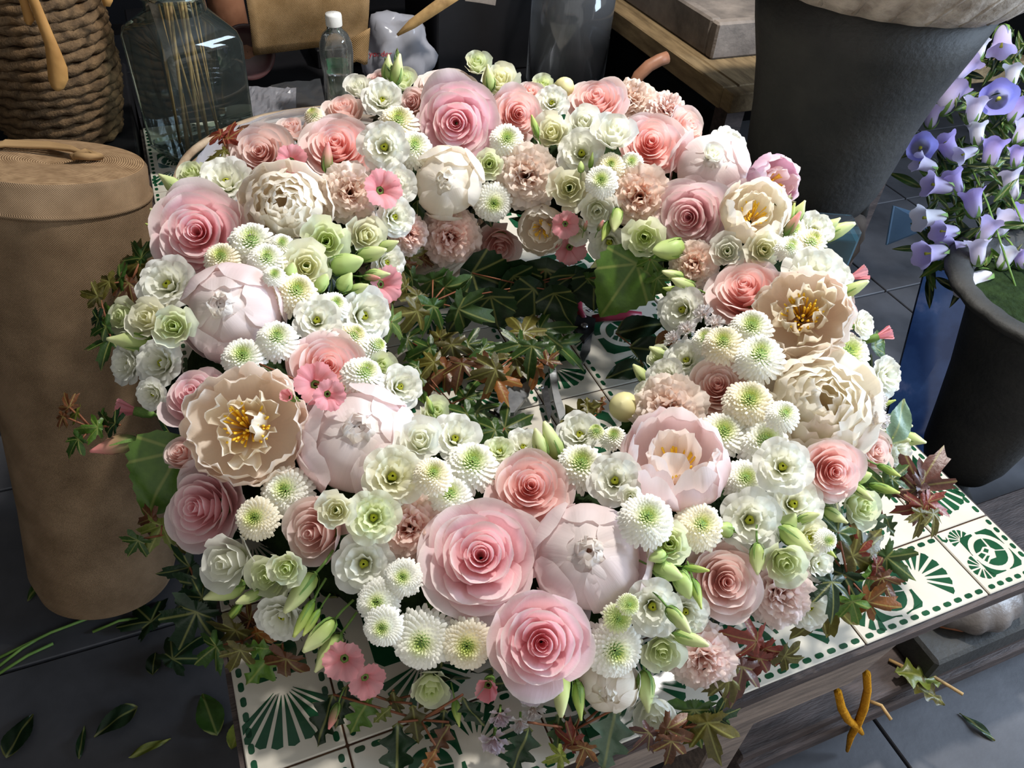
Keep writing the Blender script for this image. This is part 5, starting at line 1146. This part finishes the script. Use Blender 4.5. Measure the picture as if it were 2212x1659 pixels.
tq = thing('stone_trough', 'shallow grey stone trough on the wooden side bench', 'trough', (1.55, 1.62, H+.15))
q = MB(); q.box((-.262, -.30, 0), (.262, -.27, .085), .005); q.box((-.262, .27, 0), (.262, .30, .085), .005); q.box((-.262, -.27, 0), (-.232, .27, .085), .005); q.box((.232, -.27, 0), (.262, .27, .085), .005); q.build('trough_wall', 'stone', tq)
q = MB(); q.box((-.232, -.27, 0), (.232, .27, .06), .002); q.build('trough_floor', 'stone', tq)
hd = thing('cane_handle', 'curved brown cane handle rising behind the wreath', 'handle', atY(1352, 262, 1.34))
q = MB(); q.tube([atY(x, y, 1.34)-hd.location for (x, y) in ((1352, 260), (1358, 225), (1366, 192), (1380, 163), (1402, 142), (1424, 130), (1441, 124))], .0145, 12); q.build('handle_bow', 'clay', hd, True)
q = MB(); q.box((1.02, 1.26, 0), (1.2, 1.59, H+.003), .01); tag(q.build('brown_box', 'wood_dark'), 'dark brown wooden box beyond the corner of the table', 'box')

# ------------------------------------------------------------------ urns
def lathe_thing(root, parts):
    for (nm, prof, m, n, lob, amp) in parts:
        q = MB(); q.lathe(prof, n, lob, amp); q.build(nm, m, root, True)
u1 = V((1.30, .905, H)); urn = thing('cast_stone_urn', 'large dark cast stone urn with a carved pale rim beside the wreath', 'urn', u1)
lathe_thing(urn, [
 ('urn_body', [(.05, -.01), (.10, -.005), (.125, .02), (.140, .06), (.150, .12), (.160, .2), (.176, .28), (.200, .36), (.220, .44), (.19, .44), (.13, .1), (.001, .06)], 'urn', 56, 0, 0),
 ('urn_rim', [(.213, .440), (.230, .442), (.248, .458), (.266, .483), (.278, .508), (.278, .523), (.240, .523), (.203, .48), (.190, .440)], 'urn_rim', 96, 26, .025),
 ('fluted_cup', [(.056, -.150), (.10, -.145), (.136, -.11), (.148, -.06), (.136, -.015), (.08, .0)], 'stone', 64, 14, .10),
 ('urn_stem', [(.085, -.30), (.085, -.28), (.06, -.26), (.042, -.20), (.042, -.18), (.056, -.148)], 'urn', 32, 0, 0)])
for k in range(26):
    a = 2*math.pi*k/26
    q = MB(); q.tube([((.234+.044*t)*math.cos(a+s), (.234+.044*t)*math.sin(a+s), .447+.066*t) for t, s in ((0, -.05), (.5, .0), (1, .07))], [.004, .007, .004], 6); q.build('carved_ridge', 'urn_rim', urn, True)
for sgn in (1,):
    a0 = math.atan2(-.45, .9); q = MB(); q.tube([V(((.10+r_)*math.cos(a0), (.10+r_)*math.sin(a0), z_)) for r_, z_ in ((0, -.08), (.02, -.06), (.035, -.02), (.03, .02), (.015, .03), (.01, .015))], [.012, .014, .014, .013, .011, .007], 8); q.build('scroll', 'urn', urn, True)
q = MB(); q.box((u1.x-.16, u1.y-.16, 0), (u1.x+.16, u1.y+.16, H-.30), .008); tag(q.build('dark_pedestal', 'black'), 'black square pedestal carrying the large cast stone urn', 'pedestal')
u2 = V((1.58, .45, H-.02)); urn2 = thing('flower_urn', 'dark stone urn planted with lilac bellflowers', 'urn', u2)
lathe_thing(urn2, [
 ('urn_body', [(.045, -.47), (.075, -.455), (.092, -.41), (.104, -.32), (.122, -.2), (.148, -.07), (.172, 0), (.15, 0), (.12, -.15), (.001, -.2)], 'urn', 48, 0, 0),
 ('urn_rim', [(.172, -.002), (.20, .004), (.222, .018), (.228, .030), (.22, .038), (.185, .034), (.165, .01)], 'urn', 64, 22, .02),
 ('soil', [(.165, .0), (.1, .012), (.001, .016)], 'foam', 24, 0, 0),
 ('urn_stem', [(.085, -.598), (.08, -.56), (.05, -.52), (.045, -.47)], 'urn', 32, 0, 0)])
def mk_bell():
    vs = []; fs = []; uv = []; n = 25
    prof = [(.02, -.5), (.16, -.46), (.24, -.3), (.27, -.05), (.29, .18), (.36, .36), (.46, .46)]
    for j, (r, z) in enumerate(prof):
        for k in range(n):
            t = 2*math.pi*k/n; lob = abs(math.cos(2.5*t)); f = max(0, (j-3)/3); vs.append((r*(1+.16*f*(lob-.5))*math.cos(t), r*(1+.16*f*(lob-.5))*math.sin(t), z+.14*f*(lob-.6))); uv.append((k/n, j/6))
    for j in range(len(prof)-1):
        for k in range(n): fs.append((j*n+k, j*n+(k+1) % n, (j+1)*n+(k+1) % n, (j+1)*n+k))
    return mesh('bell', vs, fs, 'p_bell', True, uv)
BELL = mk_bell(); q = MB(); q.tube([(0, 0, -.45), (0, 0, .15), (.02, 0, .3)], [.03, .03, .06], 6); BST = mesh('bell_stigma', q.v, q.f, 'pistil')
SEP = petal('sepal', 'green', 0, [(.03, -.55), (.22, -.52), (.33, -.35), (.36, -.1)], (.08, .10, .01), 2, 4, 0, 1.2)
cam_p = thing('bellflower_plant', 'lilac and white bellflowers growing in the dark stone urn', 'plant', u2+V((0, 0, .01)))
BL = [(2165, 85, 62, 265), (2115, 108, 44, 80), (2078, 150, 62, 45), (2048, 214, 72, 60), (2104, 240, 58, 75), (2196, 240, 54, 60), (2186, 165, 48, 80), (2012, 255, 46, 80), (2050, 322, 60, 120), (2110, 290, 50, 90), (2142, 332, 62, 75), (2206, 290, 50, 60), (2000, 356, 50, 160), (2030, 402, 60, 170), (2062, 396, 54, 110), (2102, 440, 62, 100), (2180, 402, 66, 100), (2196, 340, 44, 80), (2012, 470, 64, 185), (2046, 500, 54, 180), (2130, 500, 56, 60), (2162, 490, 60, 50), (2016, 546, 66, 190), (2066, 536, 56, 180), (2112, 546, 56, 90), (2108, 606, 72, 200), (2172, 560, 50, 60), (2202, 470, 50, 60), (2155, 214, 80, None), (1988, 320, 66, None), (2180, 620, 50, 210), (2090, 330, 44, 200), (2205, 560, 44, 100)]
rn = random.Random(12)
for (x, y, s, ang) in BL:
    dep = 1.74-.16*min(1, max(0, (y-200)/420))+rn.uniform(-.03, .03); p = atD(x, y, dep); v = ray(x, y).normalized()
    if ang is None: F = (-v+V((.05, 0, .1))).normalized()
    else: a = math.radians(ang); F = (RT*math.cos(a)+UP*math.sin(a)-v*rn.uniform(0, .35)).normalized()
    h_ = put('bell', BELL, cam_p, p-cam_p.location, (basis(F, V((0, 0, 1))) @ Matrix.Rotation(rn.uniform(0, 6), 3, 'Z')).to_euler()); h_.scale = (s*dep/FPX,)*3
    li = (srgb(190, 172, 232), srgb(206, 192, 236), srgb(222, 214, 238), srgb(234, 232, 242))[rn.randrange(4)] if ang is not None else srgb(160, 158, 232)
    h_.color = li; put('stigma', BST, h_)
    for k in range(5): put('sepal', SEP, h_, None, (0, 0, k*1.2566))
LM = LEAF['lance']
for k in range(230):
    x, y = rn.uniform(1985, 2225), rn.uniform(80, 610)
    if x < 2085-(y-80)*.42: continue
    dep = 1.78-.15*min(1, max(0, (y-200)/420))+rn.uniform(-.04, .05); p = atD(x, y, dep); v = ray(x, y).normalized(); a = rn.uniform(0, 6.28)
    leaf_at(cam_p, 'lance', p, (-v+V((rn.uniform(-.6, .6), rn.uniform(-.6, .6), .4))).normalized(), (RT*math.cos(a)+UP*math.sin(a)).normalized(), rn.uniform(.045, .085), rn.choice('gdbg'), k)
q = MB()
for (x, y) in ((2070, 300), (2140, 330), (2100, 440), (2180, 420)):
    a_ = V((rn.uniform(-.08, .02), rn.uniform(-.03, .08), .0)); e_ = atD(x, y, 1.76)-cam_p.location; q.tube([a_, a_*.5+e_*.45+V((0, .02, .02)), e_], .002, 6)
q.build('plant_stem', 'green', cam_p, True)
# front stone foot on its plinth, timber platform
plat = thing('timber_platform', 'low dark timber platform under the stone pedestal foot', 'platform', (1.3, .5, 0))
def pb_(q, nm, m='wood_dark'): o = q.build(nm, m, plat); o.location = (-1.3, -.5, 0); return o
ZP = .17
for k in range(2):
    y0 = .055+k*.14; q = MB(); q.box((.70+.015*(k % 2), y0, ZP-.03), (2.0, y0+.135, ZP-.0015*k), .004); pb_(q, 'deck_plank')
for (z0, z1, yo) in ((.095, .138, .045), (.03, .085, .062)):
    q = MB(); q.box((.70, yo, z0), (2.0, yo+.035, z1), .004); pb_(q, 'front_board')
for x_ in (.72, 1.3, 1.9):
    q = MB(); q.box((x_, .10, 0), (x_+.09, .33, .138)); pb_(q, 'bearer')
fp = V((1.225, .175, ZP)); foot = thing('stone_pedestal_foot', 'round gadrooned stone foot on a square plinth under the table corner', 'pedestal', fp)
q = MB(); q.box((-.145, -.125, 0), (.145, .145, .065), .006); q.build('plinth', 'urn', foot)
q = MB(); q.lathe([(.001, .065), (.105, .065), (.118, .080), (.120, .095), (.108, .115), (.08, .128), (.05, .135), (.042, .16), (.04, .20), (.001, .20)], 72, 14, .07, (.066, .12)); q.build('gadrooned_foot', 'foot', foot, True)
tw = thing('twig', 'short dark twig lying on the square plinth', 'twig', fp+V((-.06, -.09, .069))); q = MB(); q.tube([(-.03, .02, 0), (0, 0, .001), (.03, -.012, 0)], .003, 6); q.build('twig_stick', 'stem', tw, True)
yn = thing('mustard_yarn', 'mustard yellow yarn knotted and hanging under the table apron', 'yarn', atY(1845, 1570, .035))
Y_ = lambda pts: [atY(x, y, .035)-yn.location for x, y in pts]
q = MB(); q.tube(Y_([(1872, 1455), (1874, 1490), (1866, 1530), (1852, 1565), (1838, 1590), (1830, 1622)]), [.006, .006, .007, .007, .006, .003], 8); q.build('yarn_end', 'yarn', yn, True)
q = MB(); q.tube(Y_([(1810, 1495), (1818, 1530), (1832, 1555), (1850, 1568), (1862, 1584)]), [.006, .007, .007, .007, .004], 8); q.build('yarn_loop', 'yarn', yn, True)
# leaf litter
def litter(x, y, z, ang, s, kind, col, lab, grp):
    p = atZ(x, y, z-H+.004); o = thing('fallen_leaf', lab, 'leaf', p, grp); a = math.radians(ang)
    lf_ = leaf_at(o, kind, p, V((.05, -.05, 1)).normalized(), V((math.cos(a), math.sin(a), 0)), s, col, int(x)); R3 = lf_.rotation_euler.to_matrix()
    lf_.location.z += (z+.0008-p.z)-min((R3 @ v_.co).z for v_ in lf_.data.vertices)*s
litter(1925, 1460, ZP, 330, .09, 'oak', 'y', 'pale wilted leaf lying on the timber platform', None)
litter(1955, 1470, ZP, 300, .07, 'oak', 'o', 'olive dry leaf lying next to the pale wilted leaf', None)
litter(2150, 1600, 0, 110, .07, 'lance', 'd', 'slim dark leaf blade lying on the blue grey floor slabs', None)
for (x, y, a, s, kd, c_) in ((300, 1530, 200, .08, 'oval', 'd'), (380, 1440, 40, .07, 'maple', 'd'), (330, 1460, 80, .05, 'oval', 'd'), (470, 1590, 100, .09, 'oval', 'g'), (500, 1620, 60, .06, 'oval', 'y'), (330, 1350, 120, .08, 'maple', 'd'), (280, 1640, 10, .07, 'lance', 'y'), (170, 1640, 80, .06, 'lance', 'd'), (60, 1300, 60, .07, 'lance', 'g'), (15, 1640, 60, .08, 'oval', 'd')):
    litter(x, y, 0, a, s, kd, c_, {'oval': 'oval', 'maple': 'lobed', 'lance': 'slim'}[kd]+' '+{'d': 'dark green', 'g': 'green', 'y': 'yellowish'}[c_]+' fallen leaf on the dark floor near the burlap roll', 'fallen leaves on the dark floor')
for i, (p0, p1) in enumerate((((-10, 1425), (210, 1328)), ((-10, 1460), (115, 1390)), ((-10, 1445), (90, 1375)), ((200, 1365), (300, 1335)), ((1945, 1440), (2080, 1500)), ((1920, 1425), (2010, 1490)), ((1880, 1515), (1925, 1555)))):
    z = -H+.004 if i < 4 else ZP-H+.006
    a_, b_ = atZ(*p0, z), atZ(*p1, z); o = thing('flower_stalk', 'cut green stem lying on the dark floor near the burlap roll' if i < 4 else 'pale cut stem lying on the timber platform', 'stem', a_, 'cut stems on the floor' if i < 4 else 'cut stems on the platform')
    q = MB(); q.tube([V(), (b_-a_)*.5+V((.006, .006, .002)), b_-a_], .003, 6); q.build('stalk', 'green' if i < 4 else 'twig', o, True)
# blue picture board, teal carton
P_ = [atD(1890, 1000, 2.015), atD(2140, 1000, 2.015), atD(2160, 560, 1.92), atD(2010, 540, 1.92)]
nrm = (P_[1]-P_[0]).cross(P_[3]-P_[0]).normalized()*.008; c0 = P_[0]
q = MB(); q.add([p-c0 for p in P_]+[p-c0-nrm for p in P_], [(0, 1, 2, 3), (7, 6, 5, 4), (0, 4, 5, 1), (1, 5, 6, 2), (2, 6, 7, 3), (3, 7, 4, 0)]); tag(q.build('sky_picture', 'sky_picture', None, False, c0), 'glossy blue picture of a cloudy sky leaning behind the wreath', 'picture')
P_ = [atD(1915, 530, 1.80), atD(2012, 492, 1.80), atD(1985, 462, 1.84), atD(1930, 445, 1.84)]; c0 = P_[0]
q = MB(); q.add([p-c0 for p in P_]+[p-c0+V((0, .004, 0)) for p in P_], [(0, 1, 2, 3), (7, 6, 5, 4), (0, 4, 5, 1), (1, 5, 6, 2), (2, 6, 7, 3), (3, 7, 4, 0)]); tag(q.build('blue_paper', 'pale_blue', None, False, c0), 'folded pale blue paper beside the urn foot', 'paper')
tcx = atD(1826, 520, 1.50); car = thing('teal_carton', 'teal carton in clear plastic wrap behind the wreath', 'carton', (tcx.x, tcx.y+.03, 0))
car.rotation_euler = (0, 0, math.radians(-24))
q = MB(); q.box((-.034, -.03, 0), (.034, .03, tcx.z-.0), .002); q.build('carton_body', 'teal', car)
q = MB(); q.box((-.037, -.033, .0), (.037, .033, tcx.z+.025), .006); q.build('plastic_wrap', 'clear', car)

# ------------------------------------------------------------------ tools in the hole of the wreath
ZT = .012
sec = thing('secateurs', 'open secateurs with dark red grips lying on the tiles in the wreath hole', 'secateurs', atZ(1272, 690, ZT))
S_ = lambda pts, z=ZT: [atZ(x, y, z)-sec.location for x, y in pts]
def plate_poly(root, pts, z, th, name, m):
    P = [atZ(x, y, z)-root.location for x, y in pts]; n = len(P)
    q = MB(); q.add(P+[p+V((0, 0, th)) for p in P], [tuple(range(n-1, -1, -1)), tuple(range(n, 2*n))]+[(i, (i+1) % n, (i+1) % n+n, i+n) for i in range(n)])
    o = q.build(name, m, root); bm = bmesh.new(); bm.from_mesh(o.data); bmesh.ops.recalc_face_normals(bm, faces=bm.faces[:]); bm.to_mesh(o.data); bm.free(); return o
q = MB(); q.tube(S_([(1262, 690), (1248, 672), (1244, 640), (1250, 606)]), [.006, .009, .011, .008], 10); q.build('grip', 'handle_red', sec, True)
q = MB(); q.tube(S_([(1280, 688), (1310, 684), (1350, 680), (1385, 682)]), [.006, .008, .009, .007], 10); q.build('grip', 'handle_red', sec, True)
plate_poly(sec, [(1232, 700), (1252, 682), (1286, 694), (1282, 720), (1262, 742), (1252, 732)], .010, .006, 'pivot_plate', 'black_metal')
plate_poly(sec, [(1262, 724), (1280, 716), (1274, 762), (1258, 790), (1252, 770)], .006, .004, 'blade', 'steel')
q = MB(); q.lathe([(.001, 0), (.006, 0), (.006, .004), (.001, .005)], 12); q.build('pivot_bolt', 'steel', sec, True, atZ(1262, 706, .017)-sec.location)
q = MB(); q.tube([V((.004*math.cos(t*2.2), .004*math.sin(t*2.2), 0))+S_([(1268, 672)])[0]+(S_([(1296, 664)])[0]-S_([(1268, 672)])[0])*(t/14) for t in range(15)], .0011, 5); q.build('spring', 'steel', sec, True)
cl2 = thing('metal_clamp', 'black and silver metal stem stripper lying on the tiles in the wreath hole', 'tool', atZ(1130, 880, ZT))
plate_poly(cl2, [(1098, 846), (1130, 832), (1152, 826), (1142, 856), (1110, 898), (1078, 902), (1066, 892)], .020, .007, 'jaw_plate', 'steel')
plate_poly(cl2, [(1112, 800), (1138, 806), (1150, 822), (1128, 834), (1104, 832)], .022, .006, 'upper_jaw', 'black_metal')
plate_poly(cl2, [(1184, 802), (1200, 800), (1206, 850), (1222, 900), (1208, 914), (1196, 870)], .014, .006, 'arm', 'steel')
plate_poly(cl2, [(1168, 838), (1182, 838), (1192, 892), (1186, 914), (1176, 880)], .010, .005, 'arm', 'black_metal')
plate_poly(cl2, [(1056, 896), (1082, 904), (1092, 916), (1070, 930), (1046, 920)], .014, .010, 'grip', 'black_metal')
q = MB(); q.tube([atZ(x, y, .024)-cl2.location for x, y in ((1150, 826), (1160, 842), (1172, 838), (1176, 822))], .0016, 6); q.build('wire_loop', 'steel', cl2, True)
q = MB(); q.lathe([(.001, 0), (.004, 0), (.004, .002), (.001, .003)], 10); q.build('rivet', 'steel', cl2, True, atZ(1092, 874, .028)-cl2.location)
